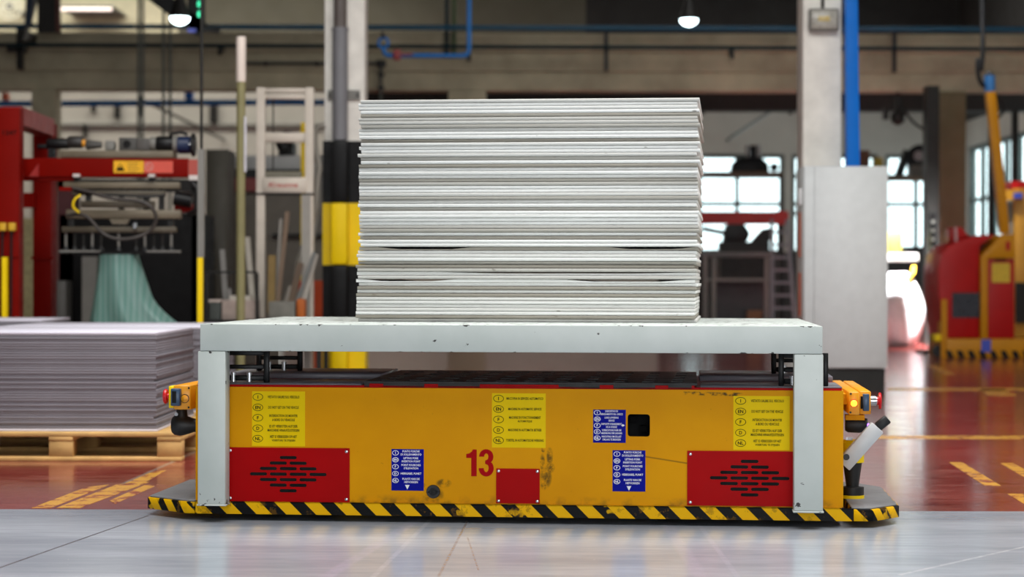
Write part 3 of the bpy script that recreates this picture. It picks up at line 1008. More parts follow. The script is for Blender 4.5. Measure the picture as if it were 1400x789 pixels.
def panel_mesh(gap=None):
    m = MB()
    n = 40
    vs, fs = [], []
    for i in range(n + 1):
        u = i / n
        x = (u - 0.5) * W
        zt_ = pitch * 0.87
        if gap:
            for a_, b_, q in gap:
                if a_ < u < b_:
                    e = min(1.0, min(u - a_, b_ - u) / ((b_ - a_) * 0.22))
                    zt_ -= pitch * 0.62 * q * e
        for y_ in (0, D_):
            vs += [(x, y_, 0), (x, y_, zt_)]
    for i in range(n):
        a_ = i * 4
        fs += [(a_, a_ + 4, a_ + 5, a_ + 1), (a_ + 2, a_ + 3, a_ + 7, a_ + 6), (a_ + 1, a_ + 5, a_ + 7, a_ + 3), (a_, a_ + 2, a_ + 6, a_ + 4)]
    fs += [(0, 1, 3, 2), (n * 4, n * 4 + 2, n * 4 + 3, n * 4 + 1)]
    m.add(vs, fs)
    return m.mesh('white_sheet', M['board'])


plain = MB().box(-W / 2, W / 2, 0, D_, 0, pitch * 0.87).mesh('white_sheet', M['board'], bevel=0.0012)
thin = MB().box(-W / 2, W / 2, 0, D_, 0, pitch * 0.8).mesh('white_sheet', M['board'], bevel=0.0012)


def ordinal(n):
    return '%d%s' % (n, 'th' if 10 <= n % 100 <= 20 else {1: 'st', 2: 'nd', 3: 'rd'}.get(n % 10, 'th'))


cen = Vector(((sa[0] + sb[0]) / 2, dy, 0))
agvM = Matrix.Translation((0, OY, 0)) @ Matrix.Rotation(-TH, 4, 'Z')
ext = -0.022                                # the stack sits slightly askew on the table
for i in range(NS):
    g = gaps.get(i + 1)
    me = panel_mesh(g) if g else plain
    o = bpy.data.objects.new('white_sheet', me)
    C.objects.link(o)
    n = NS - i
    lab = ('white sheet lying topmost on the tall stack' if n == 1 else 'white sheet lying lowest in the tall stack, on the grey table' if n == NS else
           'white sheet with a dark gap above, %s from the top of the tall stack' % ordinal(n) if g else 'white sheet, %s from the top of the tall stack' % ordinal(n))
    tag(o, lab, 'sheet', 'white sheets stacked on the grey table')
    p = agvM @ Vector((cen.x + random.choice((-1, 0, 0, 1)) * 0.004 + random.uniform(-0.003, 0.003) - (0.006 if i < 20 else 0) + 0.004 * (i / NS), cen.y + random.choice((0, 0.004, 0.008, 0.016)) * random.uniform(0.5, 1), TZ + i * pitch))
    o.location = p
    o.rotation_euler = (0, 0, -TH + ext + random.uniform(-0.0012, 0.0012))

# ------------------------------------------------------------------ pallets of grey boards at the left
def pallet(xa, xb, ya, yb, label, loc_label=None):
    t = thing('wooden_pallet', label, 'pallet', ((xa + xb) / 2, (ya + yb) / 2, 0), 'pallets under the grey boards')
    H = 0.144
    w3 = 0.115
    ys_ = [ya, (ya + yb - w3) / 2, yb - w3]
    xs_ = [xa, (xa + xb - 0.12) / 2, xb - 0.12]
    for y in ys_: MB().box(xa, xb, y, y + w3, 0, 0.022).build('bottom_board', wood, t, bevel=0.002)
    for y in ys_:
        for x in xs_: MB().box(x, x + 0.12, y + 0.003, y + w3 - 0.003, 0.0222, 0.1).build('block', wood, t, bevel=0.003)
    for x in xs_: MB().box(x, x + 0.12, ya, yb, 0.1002, 0.122).build('stringer_board', wood, t, bevel=0.002)
    nb = 7
    bw = (yb - ya) / nb * 0.82
    for i in range(nb):
        y = ya + (yb - ya - bw) * i / (nb - 1)
        MB().box(xa, xb, y, y + bw, 0.1222, H).build('deck_board', wood, t, bevel=0.002)
    return t


def board_stack(xa, xb, ya, yb, z0, z1, n, where, grp, extra=0.004):
    p_ = (z1 - z0) / n
    me = MB().box(-(xb - xa) / 2, (xb - xa) / 2, -(yb - ya) / 2, (yb - ya) / 2, 0, p_ * 0.97).mesh('grey_board', greyboard, bevel=0.001)
    mw = MB().box(-(xb - xa) / 2, (xb - xa) / 2, -(yb - ya) / 2, (yb - ya) / 2, 0, p_ * 0.97).mesh('grey_board', whiteboard, bevel=0.001)
    for i in range(n):
        o = bpy.data.objects.new('grey_board', mw if i in (0, n - 1) else me)
        C.objects.link(o)
        d = 0.012 * math.sin(i * 0.9) if i % 5 == 0 else 0
        o.location = ((xa + xb) / 2 + random.uniform(-extra, extra) + d, (ya + yb) / 2 + random.uniform(-extra, extra) * 0.6, z0 + i * p_)
        k = n - i
        tag(o, ('pale base board lying lowest ' if i == 0 else 'pale board lying topmost ' if k == 1 else 'grey board, %s from the top ' % ordinal(k)) + where, 'board', grp)


PY = floorY(632)
pallet(wx(248, PY) - 1.2, wx(248, PY), PY, PY + 1.3, 'wooden pallet under the nearest stack of grey boards')
Y1 = PY + 0.06
ztop1 = wz(455.5, Y1)
board_stack(wx(214, Y1) - 1.25, wx(214, Y1), Y1, Y1 + 1.2, 0.1445, ztop1, 40, 'of the nearest pallet stack', 'grey boards on the nearest pallet')
Y2 = 11.75
pallet(wx(290, Y2) - 1.2, wx(290, Y2), Y2 - 0.02, Y2 + 1.2, 'wooden pallet directly behind the nearest pallet of grey boards')
board_stack(wx(283, Y2) - 1.2, wx(283, Y2), Y2, Y2 + 1.15, 0.1445, ztop1 - 0.004, 40, 'of the stack behind the nearest pallet stack', 'grey boards on the pallet behind')
Y3 = 13.2
pallet(wx(60, Y3) - 1.2, wx(60, Y3), Y3 - 0.02, Y3 + 0.9, 'wooden pallet of the rearmost stack of grey boards')
board_stack(wx(57, Y3) - 1.2, wx(57, Y3), Y3, Y3 + 0.85, 0.1445, wz(438.5, Y3), 40, 'of the rearmost pallet stack by the red gantry', 'grey boards on the rearmost pallet')
#BACKGROUND
# ------------------------------------------------------------------ helpers for things standing in the hall behind
def pb(m, px0, px1, py0, py1, Y, d):
    """box whose front face at depth Y spans the given columns and rows, d deep"""
    return m.box(wx(px0, Y), wx(px1, Y), Y, Y + d, wz(py1, Y), wz(py0, Y))


def P3(px, py, Y): return (wx(px, Y), Y, wz(py, Y))


def fl(px0, px1, py0, Y, d, m=None):
    """box standing on the floor"""
    return (m or MB()).box(wx(px0, Y), wx(px1, Y), Y, Y + d, 0, wz(py0, Y))


# ------------------------------------------------------------------ near columns
YC = 17.4
cx0, cx1 = wx(443, YC), wx(498, YC)
CD = 0.36
col = struct(MB().box(cx0, cx1, YC, YC + CD, 0, HZ), 'column', whitecol, bevel=0.012)
bands = [(193, 278, blackp), (278, 363, yellowp), (363, 448, blackp), (448, 530, yellowp)]
pxc = (wx(455, YC) + wx(476, YC)) / 2
pr_ = (wx(476, YC) - wx(455, YC)) / 2
for a, b, m_ in bands:
    zt_, zb_ = wz(a, YC), max(0.0, wz(b, YC))
    e = 0.012
    bm_ = MB().box(cx0 - e, cx0 - 0.0005, YC - e, YC + CD, zb_, zt_ - 0.002).box(cx1 + 0.0005, cx1 + e, YC - e, YC + CD, zb_, zt_ - 0.002).box(cx0 - 0.0005, cx1 + 0.0005, YC - e, YC - 0.0005, zb_, zt_ - 0.002)
    o = bm_.build('painted_band', m_, col)
    q = MB().box(pxc - pr_ * 1.1, pxc + pr_ * 1.1, YC - 0.16, YC - e - 0.0005, zb_, zt_ - 0.002).build('pipe_cover', m_, o, bevel=0.035)
    if m_ is yellowp:
        MB().box(pxc - pr_ * 1.25, pxc - pr_ * 1.1, YC - 0.05, YC - e - 0.0005, zb_ + 0.12, zt_ - 0.06).build('cover_flange', m_, o)
dpz = wz(193, YC) + 0.0005
dpp = thing('drain_pipe', 'grey drain pipe clamped to the black and yellow banded column', 'pipe', (pxc, YC - 0.08, dpz))
MB().cyl((pxc, YC - 0.08, dpz), (pxc, YC - 0.08, wz(42, YC)), pr_, 20).build('lower_pipe', mat('grey_pipe', (120, 120, 124), 0.5, var=0.06), dpp, smooth=True)
MB().cyl((pxc, YC - 0.08, wz(42, YC)), (pxc, YC - 0.08, HZ), pr_ * 0.85, 20).build('upper_pipe', mat('brown_grey_pipe', (92, 84, 80), 0.55, var=0.08), dpp, smooth=True)
MB().cyl((pxc, YC - 0.08, wz(45, YC)), (pxc, YC - 0.08, wz(40, YC)), pr_ * 1.08, 20).build('coupling', mat('grey_pipe', (120, 120, 124)), dpp, smooth=True)
cl = MB().box(wx(448, YC), wx(492, YC), YC - 0.03, YC - 0.0005, wz(137, YC), wz(124, YC)).build('clamp', midgrey, dpp)
for q in (450, 489): MB().cyl((wx(q, YC), YC - 0.03, wz(131, YC)), (wx(q, YC), YC - 0.05, wz(131, YC)), 0.012, 8).build('bolt', darkmetal, cl)

YD = 17.6
col2 = struct(MB().box(wx(1097, YD), wx(1150, YD), YD, YD + 0.36, 0, HZ), 'column', whitecol, bevel=0.012)
fx = thing('floodlight', 'small square floodlight fixed high on the white column', 'lamp', (wx(1126, YD), YD - 0.0005, wz(26, YD)))
pb(MB(), 1106, 1147, 10, 41, YD - 0.09, 0.08).build('housing', midgrey, fx, bevel=0.02)
pb(MB(), 1109, 1144, 13, 38, YD - 0.098, 0.0075).build('lens', mat('lamp_lens', (170, 168, 158), 0.25, var=0.2, scale=30), fx, bevel=0.003)
pb(MB(), 1118, 1134, 21, 28, YD - 0.103, 0.0045).build('lamp_tube', mat('lamp_tube_yellow', (190, 170, 110), 0.4), fx, bevel=0.002)
MB().tube([P3(1124, 10, YD - 0.02), P3(1124, -60, YD - 0.02)], 0.014, 8).build('cable', black, fx)

# blue square post standing behind the cabinet
YP = 17.45
m_ = MB()
m_.add([(wx(1161.5, YP), YP, 0), (wx(1180, YP), YP, 0), (wx(1180, YP), YP + 0.12, 0), (wx(1161.5, YP), YP + 0.12, 0), (wx(1155, YP), YP, wz(-10, YP)), (wx(1172, YP), YP, wz(-10, YP)), (wx(1172, YP), YP + 0.12, wz(-10, YP)), (wx(1155, YP), YP + 0.12, wz(-10, YP))],
       [(0, 3, 2, 1), (4, 5, 6, 7), (0, 1, 5, 4), (1, 2, 6, 5), (2, 3, 7, 6), (3, 0, 4, 7)])
single(m_, 'blue_post', mat('bright_blue_paint', (0, 106, 200), 0.45, var=0.06, spec=0.15), 'bright blue square post rising behind the grey cabinet', 'post', bevel=0.006)

# grey control cabinet
YG = floorY(535)
cab = thing('control_cabinet', 'tall light grey control cabinet on a dark plinth beside the white column', 'cabinet', (wx(1160, YG), YG, 0))
ca, cb_ = wx(1103, YG), wx(1211, YG)
zpl, ztc = wz(503, YG), wz(226, YG)
MB().box(ca, cb_, YG + 0.03, YG + 0.45, 0, zpl).build('plinth', darkmetal, cab)
MB().box(ca - 0.02, cb_ + 0.02, YG + 0.02, YG + 0.48, zpl + 0.0005, ztc).build('cabinet_body', cabgrey, cab, bevel=0.004)
MB().box(wx(1113, YG), wx(1208, YG), YG, YG + 0.0195, zpl + 0.004, ztc - 0.004).build('door', cabgrey, cab, bevel=0.004)
# cables trunking and handle on its left flank
h_ = MB().box(ca - 0.05, ca - 0.0205, YG + 0.12, YG + 0.16, wz(279, YG), wz(256, YG)).build('handle', mat('pale_handle', (226, 226, 226), 0.3), cab, bevel=0.008)
for a, b in ((288, 350), (372, 432)):
    MB().box(wx(1097.5, YG), ca - 0.0205, YG + 0.2, YG + 0.26, wz(b, YG), wz(a, YG)).build('orange_strip', mat('orange_red_strip', (186, 84, 48), 0.6), cab)

# ------------------------------------------------------------------ overhead pipes, lamps
def pipe(name, label, pts, r, m, hangers=(), Y=29.6, cat='pipe', grp=None):
    t = thing(name, label, cat, pts[0], grp)
    MB().tube(pts, r, 12).build('pipe_run', m, t, smooth=True)
    for px, py0, py1 in hangers:
        h = MB().bar(P3(px, py1, Y + 0.07), P3(px, py0, Y + 0.07), 0.06, 0.05)
        h.box(wx(px, Y) - 0.02, wx(px, Y) + 0.02, Y + 0.02, BY - 0.061 if Y < 31 else Y + 10 - 0.002, wz(py0, Y) - 0.06, wz(py0, Y) - 0.02)
        h.build('hanger', darkmetal, t)
    return t


YU = 29.6
pipe('blue_pipe', 'thick dark blue pipe running along the top of the concrete beam', [P3(-560, 36.5, YU), P3(700, 38, YU), P3(1625, 39, YU)], 0.037, mat('deep_blue_pipe', (8, 82, 112), 0.4), ((828, 34, 97), (1222, 34, 98), (25, 34, 90)), YU)
pipe('thin_pipe', 'thin dark green pipe running across the face of the concrete beam', [P3(-560, 62, YU - 0.05), P3(700, 64, YU - 0.05), P3(1625, 66, YU - 0.05)], 0.03, dkpipe, ((300, 62, 76), (640, 63, 84), (1000, 64, 80)), YU - 0.05)
pipe('blue_pipe', 'bright blue pipe along the pale wall beneath the concrete beam', [P3(-500, 147, 34.0), P3(400, 140.5, 34.0), P3(1290, 142, 34.0)], 0.05, bluepipe, ((190, 132, 160), (960, 130, 156), (1080, 130, 156)), 34.0)
# the hanging loop with its red valve
YL = 25.0
lp = thing('blue_pipe', 'bright blue pipe dropping from the roof with a red valve and ring end', 'pipe', P3(640, -200, YL))
def bend(pts, r=0.12, n=5):
    out = [Vector(pts[0])]
    for a, b, c in zip(pts, pts[1:], pts[2:]):
        a, b, c = Vector(a), Vector(b), Vector(c)
        p, q = b + (a - b).normalized() * r, b + (c - b).normalized() * r
        for k in range(n + 1):
            t = k / n
            out.append(p * (1 - t) ** 2 + b * 2 * t * (1 - t) + q * t * t)
    return out + [Vector(pts[-1])]


MB().tube(bend([(wx(640.5, YL), YL, HZ), P3(640.5, 76.5, YL), P3(523.5, 76.5, YL), P3(523.5, 66, YL)], 0.09), 0.028, 12).build('pipe_run', bluepipe, lp, smooth=True)
MB().tube([P3(523.5 + 6.5 * math.sin(2 * PI * k / 20), 59 - 7 * math.cos(2 * PI * k / 20), YL) for k in range(21)], 0.018, 8).build('ring_end', bluepipe, lp, smooth=True)
MB().cyl(P3(523, 52, YL), P3(522, 44, YL), 0.03, 10, 0.018).build('vent_plug', darkmetal, lp)
vl = pb(MB(), 537, 547, 68, 82, YL - 0.05, 0.1).build('valve', mat('valve_red', (150, 24, 28), 0.4), lp, bevel=0.015)
MB().bar(P3(545, 74.5, YL - 0.06), P3(563, 74.5, YL - 0.06), 0.02, 0.015).build('valve_lever', mat('valve_red', (150, 24, 28)), vl)
# grey conduit on the beam
cd = thing('conduit', 'grey steel conduit with an elbow on the concrete beam', 'conduit', P3(520, 131, BY - 0.1))
for q_ in (100, 118): pb(MB(), 516, 524, q_, q_ + 4, BY - 0.12, 0.165).build('clip', darkmetal, cd)
MB().tube(bend([P3(335, 87, BY - 0.09), P3(520, 87, BY - 0.09), P3(520, 150, BY - 0.09)], 0.05), 0.026, 10).build('conduit_run', mat('conduit_grey', (70, 72, 66), 0.5), cd, smooth=True)
pb(MB(), 514, 527, 82, 92, BY - 0.12, 0.055).build('elbow_box', darkmetal, cd, bevel=0.01)
for q in (360, 430): pb(MB(), q, q + 4, 84, 90, BY - 0.115, 0.113).build('clip', darkmetal, cd)
# vertical cable bundle on the olive wall
for px, c_, m_, lab in ((610, 6, dkpipe, 'dark cable running up the wall by the blue loop'), (620, 7, mat('green_cable', (70, 92, 56), 0.6), 'greenish cable running up the wall by the blue loop')):
    single(MB().tube([P3(px, 74, BY - 0.12), P3(px, 40, BY - 0.12), (wx(px, BY), BY - 0.12, HZ)], 0.03, 8), 'wall_cable', m_, lab, 'cable')


def bell(px, py, Y, label, tilt=0.0):
    t = thing('high_bay_lamp', label, 'lamp', P3(px, py, Y), 'lit high bay lamps under the roof')
    p = P3(px, py, Y)
    b = MB().lathe((p[0], Y, p[2] + 0.02), (0, 0, 1), [(0, 0.125), (0.02, 0.12), (0.12, 0.09), (0.2, 0.06), (0.26, 0.055), (0.34, 0.05)], 20)
    b.build('lamp_shade', darkmetal, t, smooth=True)
    MB().lathe((p[0], Y, p[2] - 0.07), (0, 0, 1), [(0, 0.02), (0.02, 0.07), (0.05, 0.105), (0.088, 0.115)], 18).build('lamp_glass', emit('lamp_glow', (225, 250, 255), 9.0), t, smooth=True)
    MB().cyl((p[0], Y, p[2] + 0.36), (p[0], Y, HZ), 0.012, 8).build('rod', black, t)
    return t


bell(941, 28, 26.0, 'lit high bay lamp hanging in front of the dark upper wall')
bell(245, 27, 24.0, 'lit high bay lamp hanging beside the dark diagonal truss')
tr = thing('roof_truss', 'dark diagonal roof truss arm beside the lit lamp', 'truss', P3(240, 10, 24.4))
MB().bar(P3(190, -22, 24.4), P3(276, 42, 24.4), 0.19, 0.12).build('diagonal', black, tr)
MB().bar(P3(268, -60, 24.4), P3(268, 45, 24.4), 0.19, 0.12).build('post', darkmetal, tr)
MB().bar(P3(252, 38, 24.4), P3(300, 42, 24.4), 0.07, 0.1).build('foot_bar', black, tr)
MB().box(wx(190, 24.4), wx(200, 24.4), 24.35, 24.45, wz(-30, 24.4), HZ).build('hanger', darkmetal, tr)
MB().box(wx(262, 24.4), wx(272, 24.4), 24.35, 24.45, wz(-58, 24.4), HZ).build('hanger', darkmetal, tr)
for py in (6, 20):
    pb(MB(), 269, 275.5, py - 4, py + 4, 24.3, 0.035).build('green_indicator', emit('green_glow', (70, 230, 170), 1.6), tr, bevel=0.015)
pb(MB(), 256, 267, 40, 45, 24.3, 0.035).build('violet_plate', mat('violet_plate', (60, 60, 170), 0.4), tr)

# wall fan and tube lamp on the bright upper wall
Yt = 42.5
tl = thing('tube_lamp', 'white tube lamp on the cream upper wall', 'lamp', P3(116, 14, Yt))
MB().cyl(P3(80, 14, Yt), P3(152, 14, Yt), 0.035, 10).build('tube', emit('tube_glow', (255, 236, 228), 0.9), tl, smooth=True)
pb(MB(), 78, 154, 9, 11.5, Yt - 0.02, 1.5).build('bracket', midgrey, tl)
fan = thing('wall_fan', 'round pale wall fan high above the red gantry', 'fan', P3(13, 12, Yt))
for r_ in (18, 12, 6):
    MB().tube([P3(12 + r_ * math.cos(2 * PI * k / 28), 10 + r_ * math.sin(2 * PI * k / 28), Yt) for k in range(29)], 0.02, 6).build('guard_ring', mat('pale_fan', (214, 210, 190), 0.4), fan, smooth=True)
for k in range(5):
    a = 2 * PI * k / 5 + 0.3
    p, q = P3(12 + 3 * math.cos(a), 10 + 3 * math.sin(a), Yt + 0.1), P3(12 + 15 * math.cos(a), 10 + 15 * math.sin(a), Yt + 0.1)
    MB().bar(p, q, 0.12, 0.02, (0.3 * math.sin(a), 1, 0)).build('blade', mat('pale_fan', (214, 210, 190)), fan)
MB().cyl(P3(12, 10, Yt - 0.02), (P3(12, 10, Yt)[0], YW, P3(12, 10, Yt)[2]), 0.06, 12).build('motor', midgrey, fan)

# dark strut and roof stanchion at the top left
YS = 29.2
st = thing('roof_strut', 'dark steel roof stanchion with a blue strut above the concrete beam', 'strut', P3(60, 45, YS))
MB().bar(P3(64, 46, YS), (wx(64, YS), YS, HZ), 0.26, 0.1).build('stanchion', darkmetal, st)
MB().bar(P3(79, 46, YS), (wx(74, YS), YS, HZ), 0.06, 0.1).build('brown_flange', mat('brown_steel', (84, 44, 34), 0.6), st)
MB().bar(P3(38, 38, YS), P3(44, -60, YS), 0.09, 0.1).build('blue_strut', mat('navy_strut', (16, 40, 66), 0.5), st)
MB().cyl(P3(33, 57, YS), P3(60, -40, YS), 0.03, 10).build('grey_tube', midgrey, st, smooth=True)
pb(MB(), 22, 34, 42, 57, YS, 0.7).build('joint_plate', darkmetal, st)
pb(MB(), 8, 32, 64, 72, YS - 0.4, 0.2).build('clamp_bar', black, st)
pb(MB(), 22, 28, 66, 96, YS - 0.4, 0.2).build('clamp_post', black, st)

# fixings on the rear wall: rails and slim vertical pipes
single(pb(MB(), 72, 440, 170, 174, YW - 0.1, 0.098), 'wall_rail', midgrey, 'grey rail along the pale wall below the bright blue pipe', 'rail')
for i, (px, py1) in enumerate(((189, 200), (194.5, 200), (223, 200), (232, 200))):
    single(MB().tube([(wx(px, 29.4), 29.4, 0), (wx(px, 29.4), 29.4, HZ)], 0.021, 8), 'slim_pipe', mat('slim_pipe_grey', (92, 98, 92), 0.5), 'slim grey vertical pipe above the gantry motors, %s from the left of four' % ordinal(i + 1), 'pipe', 'slim vertical pipes behind the red gantry')
for i, (px, py, w_, h_) in enumerate(((159, 152, 7, 20), (115, 180, 4, 18), (291, 154, 10, 28), (126, 150, 5, 8))):
    single(pb(MB(), px - w_ / 2, px + w_ / 2, py - h_ / 2, py + h_ / 2, YW - 0.16, 0.158), 'wall_bracket', darkmetal, ['dark bracket under the blue pipe, left of the slim pipes', 'small dark bracket on the grey wall rail', 'large dark bracket behind the thin tall pole', 'little dark bracket right under the blue pipe'][i], 'bracket')
single(pb(MB(), 252, 262, 126, 136.4, 33.92, 0.2), 'junction_box', mat('box_blue', (24, 110, 210), 0.4), 'small blue junction box above the bright blue pipe', 'box')
single(pb(MB(), 2, 9, 128, 138.4, 33.92, 0.2), 'junction_box', mat('box_orange', (226, 92, 50), 0.4), 'small orange box above the blue pipe at the red gantry', 'box')

# ------------------------------------------------------------------ tall poles at the left
Yq = 13.8
gp_ = thing('guard_pole', 'thin dark pole with yellow foot sleeve standing by the red gantry', 'pole', (wx(275, Yq), Yq, 0))
MB().cyl((wx(275, Yq), Yq, 0), (wx(275, Yq), Yq, HZ), 0.0105, 10).build('pole', darkmetal, gp_, smooth=True)
MB().box(wx(270.5, Yq), wx(279, Yq), Yq - 0.021, Yq + 0.021, wz(353, Yq) + 0.001, wz(205, Yq)).build('grey_sleeve', midgrey, gp_)
MB().box(wx(270.5, Yq), wx(277.5, Yq), Yq - 0.021, Yq + 0.02, 0, wz(353, Yq)).build('yellow_sleeve', yellowp, gp_)
Yq = 15.6
op = thing('signal_pole', 'olive pole with a white cylindrical cap beside the white frame', 'pole', (wx(329, Yq), Yq, 0))
MB().cyl((wx(329, Yq), Yq, 0), (wx(329, Yq), Yq, wz(113, Yq)), 0.034, 16).build('pole', mat('olive_pole', (140, 134, 92), 0.5, var=0.15), op, smooth=True)
MB().cyl((wx(329, Yq), Yq, wz(113, Yq)), (wx(329, Yq), Yq, wz(51, Yq)), 0.037, 16).build('white_cap', mat('white_cap', (236, 222, 210), 0.4, var=0.03), op, bevel=0.006)
pb(MB(), 333.5, 336, 160, 236, Yq - 0.04, 0.02).build('light_strip', mat('pale_strip', (222, 220, 228), 0.3), op)

# ------------------------------------------------------------------ red gantry with its gripper
YG1 = 14.6
ga = thing('palletizing_gantry', 'red palletizing gantry with motors and a suction gripper', 'machine', (wx(60, YG1), YG1, 0))
YR = 15.9
fl(-18, 26, 148, YG1, 0.14).build('front_post', gantryred, ga, bevel=0.006)
fl(45, 70, 169, YR, 0.2).build('rear_post', gantryred, ga, bevel=0.006)
tb = MB()
a0, a1 = P3(10, 148, YG1 + 0.14), P3(58, 168, YR)
tb.bar((a0[0] + 0.03, a0[1], a0[2] - 0.06), (a1[0] + 0.02, a1[1], a0[2] - 0.06), 0.14, 0.13, (0, 0, 1)).build('top_rail', mat('faded_red', (150, 70, 66), 0.5), ga)
mb_ = pb(MB(), 27, 257, 217.5, 243, YG1 + 0.3, 0.16).build('main_beam', gantryred, ga, bevel=0.006)
pb(MB(), 257.3, 272, 219, 241, YG1 + 0.3, 0.14).build('beam_end', mat('faded_red_end', (170, 74, 62), 0.5), mb_)
pb(MB(), 30, 100, 243.5, 248, YG1 + 0.32, 0.12).build('lower_flange', gantryred, mb_)
m_ = MB().prism([P3(27, 240, YG1)[::2], P3(40, 240, YG1)[::2], P3(40, 222, YG1)[::2]], YG1 + 0.27, YG1 + 0.295).build('gusset', mat('gantry_red_dark', (150, 22, 14), 0.5), mb_)
pb(MB(), 27, 46, 265, 285, YR - 0.1, 0.1).build('cross_rail', gantryred, ga)
pb(MB(), 0, 26, 349, 353, YG1 - 0.012, 0.0115).build('post_joint', gantryred, ga)
pb(MB(), 42, 73, 352, 356, YR - 0.015, 0.0145).build('post_joint', gantryred, ga)
# warning plates
w1 = pb(MB(), 155, 196, 221, 237.5, YG1 + 0.294, 0.0055).build('warning_label', mat('warn_yellow', (236, 176, 10), 0.5), ga, label='yellow warning label with a black triangle')
tx_ = wx(164, YG1 + 0.29); tz_ = wz(229.5, YG1 + 0.29); q = 0.034
wt = MB().prism([(tx_ - q, tz_ - q * 0.85), (tx_ + q, tz_ - q * 0.85), (tx_, tz_ + q * 0.9)], YG1 + 0.2925, YG1 + 0.2939)
wt.build('warning_triangle', ink, w1)
MB().prism([(tx_ - 0.005, tz_ - 0.004), (tx_ + 0.005, tz_ - 0.004), (tx_ + 0.007, tz_ + 0.018), (tx_ - 0.007, tz_ + 0.018)], YG1 + 0.2915, YG1 + 0.2924).build('exclamation_mark', mat('warn_yellow', (236, 176, 10)), w1)
tm = MB()
for py, n_ in ((224, 15), (227.5, 13), (231, 16), (234.5, 12)): pb(tm, 174, 174 + n_, py, py + 1.2, YG1 + 0.2932, 0.0007)
tm.build('text_lines', mat('label_brown', (150, 110, 20), 0.6), w1)['kind'] = 'stuff'
w2 = pb(MB(), 196.5, 236, 221, 237.5, YG1 + 0.294, 0.0055).build('prohibition_label', mat('label_salmon', (216, 84, 66), 0.5), ga, label='salmon red prohibition label')
rg = MB()
rc_ = P3(203.5, 229, YG1 + 0.2938)
ring_xz(rg, rc_[0], rc_[2], 0.03, 0.032, 0.006, YG1 + 0.2939, 0.001)
rg.bar((rc_[0] - 0.02, YG1 + 0.2934, rc_[2] + 0.02), (rc_[0] + 0.02, YG1 + 0.2934, rc_[2] - 0.02), 0.006, 0.001)
rg.build('prohibition_ring', mat('ring_grey', (200, 150, 140), 0.5), w2)
# limit switches and rods on the front post
for px in (3, 15.5):
    s_ = pb(MB(), px - 4.5, px + 4.5, 306, 317, YG1 - 0.055, 0.054).build('limit_switch', mat('switch_yellow', (206, 160, 30), 0.4), ga, bevel=0.006)
    MB().cyl(P3(px, 317, YG1 - 0.03), (wx(px, YG1), YG1 - 0.03, 0.0), 0.008, 8).build('rod', black, s_)
fl(2.5, 9, 353, YG1 - 0.12, 0.05).build('yellow_guard_bar', yellowp, ga)
# lettering on the post
lt = MB()
text(lt, '1247', wx(13, YG1), wz(183, YG1), 0.10, 0.035, YG1 - 0.0002, 0.02, 0.0008)
lt.build('post_number', ink, ga)
# drive on top of the beam
Ym = YG1 + 0.36
zr_ = wz(217, Ym)
dr_ = pb(MB(), 82, 236, 207, 217, Ym - 0.05, 0.2).build('drive_rail', beige, ga, bevel=0.004)
def mcyl(px0, px1, py0, py1, r2=None, name='motor', m=black, n=16, par=None):
    r_ = (wz(py0, Ym) - wz(py1, Ym)) / 2
    return MB().lathe((wx(px0, Ym), Ym + 0.02, (wz(py0, Ym) + wz(py1, Ym)) / 2), (1, 0, 0), [(0, r_ * 0.9), (0.008, r_), (wx(px1, Ym) - wx(px0, Ym) - 0.008, r_ if r2 is None else r2), (wx(px1, Ym) - wx(px0, Ym), (r_ if r2 is None else r2) * 0.9)], n).build(name, m, par or ga, smooth=True)


mcyl(63, 94, 190, 205)
mcyl(50, 64, 198, 205, name='motor_shaft')
pb(MB(), 65, 73, 203, 217, Ym, 0.08).build('motor_foot', black, ga)
mcyl(92, 112, 187, 204, name='coupling', m=mat('valve_dark', (40, 36, 34), 0.5))
mcyl(93.5, 96, 190, 204, name='orange_ring', m=orange)
mcyl(110, 116, 192, 202, name='orange_ring', m=orange)
mcyl(117, 138, 192, 206, 0.025, name='gear_cone', m=mat('gear_grey', (70, 68, 64), 0.5))
pb(MB(), 142, 156, 193, 207, Ym, 0.08).build('bearing_block', midgrey, ga, bevel=0.02)
gb = pb(MB(), 162, 186, 189, 207, Ym - 0.02, 0.12).build('gearbox', mat('gear_grey', (70, 68, 64)), ga, bevel=0.006)
MB().cyl(P3(173, 198, Ym - 0.03), P3(173, 198, Ym - 0.0205), 0.028, 14).build('shaft_bore', void, gb)
pb(MB(), 186.3, 204, 190, 206, Ym - 0.01, 0.1).build('gearbox', mat('gear_grey2', (84, 80, 76), 0.5), ga, bevel=0.006)
mcyl(204, 213, 188, 207, name='flange', m=midgrey)
mcyl(213, 236, 187, 208, name='motor')
for q in range(5): mcyl(214 + q * 4.4, 216 + q * 4.4, 186.2, 208.8, name='cooling_fin')
mcyl(236, 242, 186, 210, name='flange', m=midgrey)
mcyl(242, 260, 187, 211, name='motor_cap', m=mat('navy_cap', (20, 36, 70), 0.4))
mcyl(258.5, 261, 186.5, 211.5, name='pale_ring', m=steel)
mcyl(261, 266, 183, 215, name='hand_wheel', m=rubber)
MB().tube([P3(232, 187, Ym), P3(236, 183.5, Ym), P3(247, 182, Ym), P3(256, 185, Ym)], 0.012, 8).build('cable', black, ga, smooth=True)
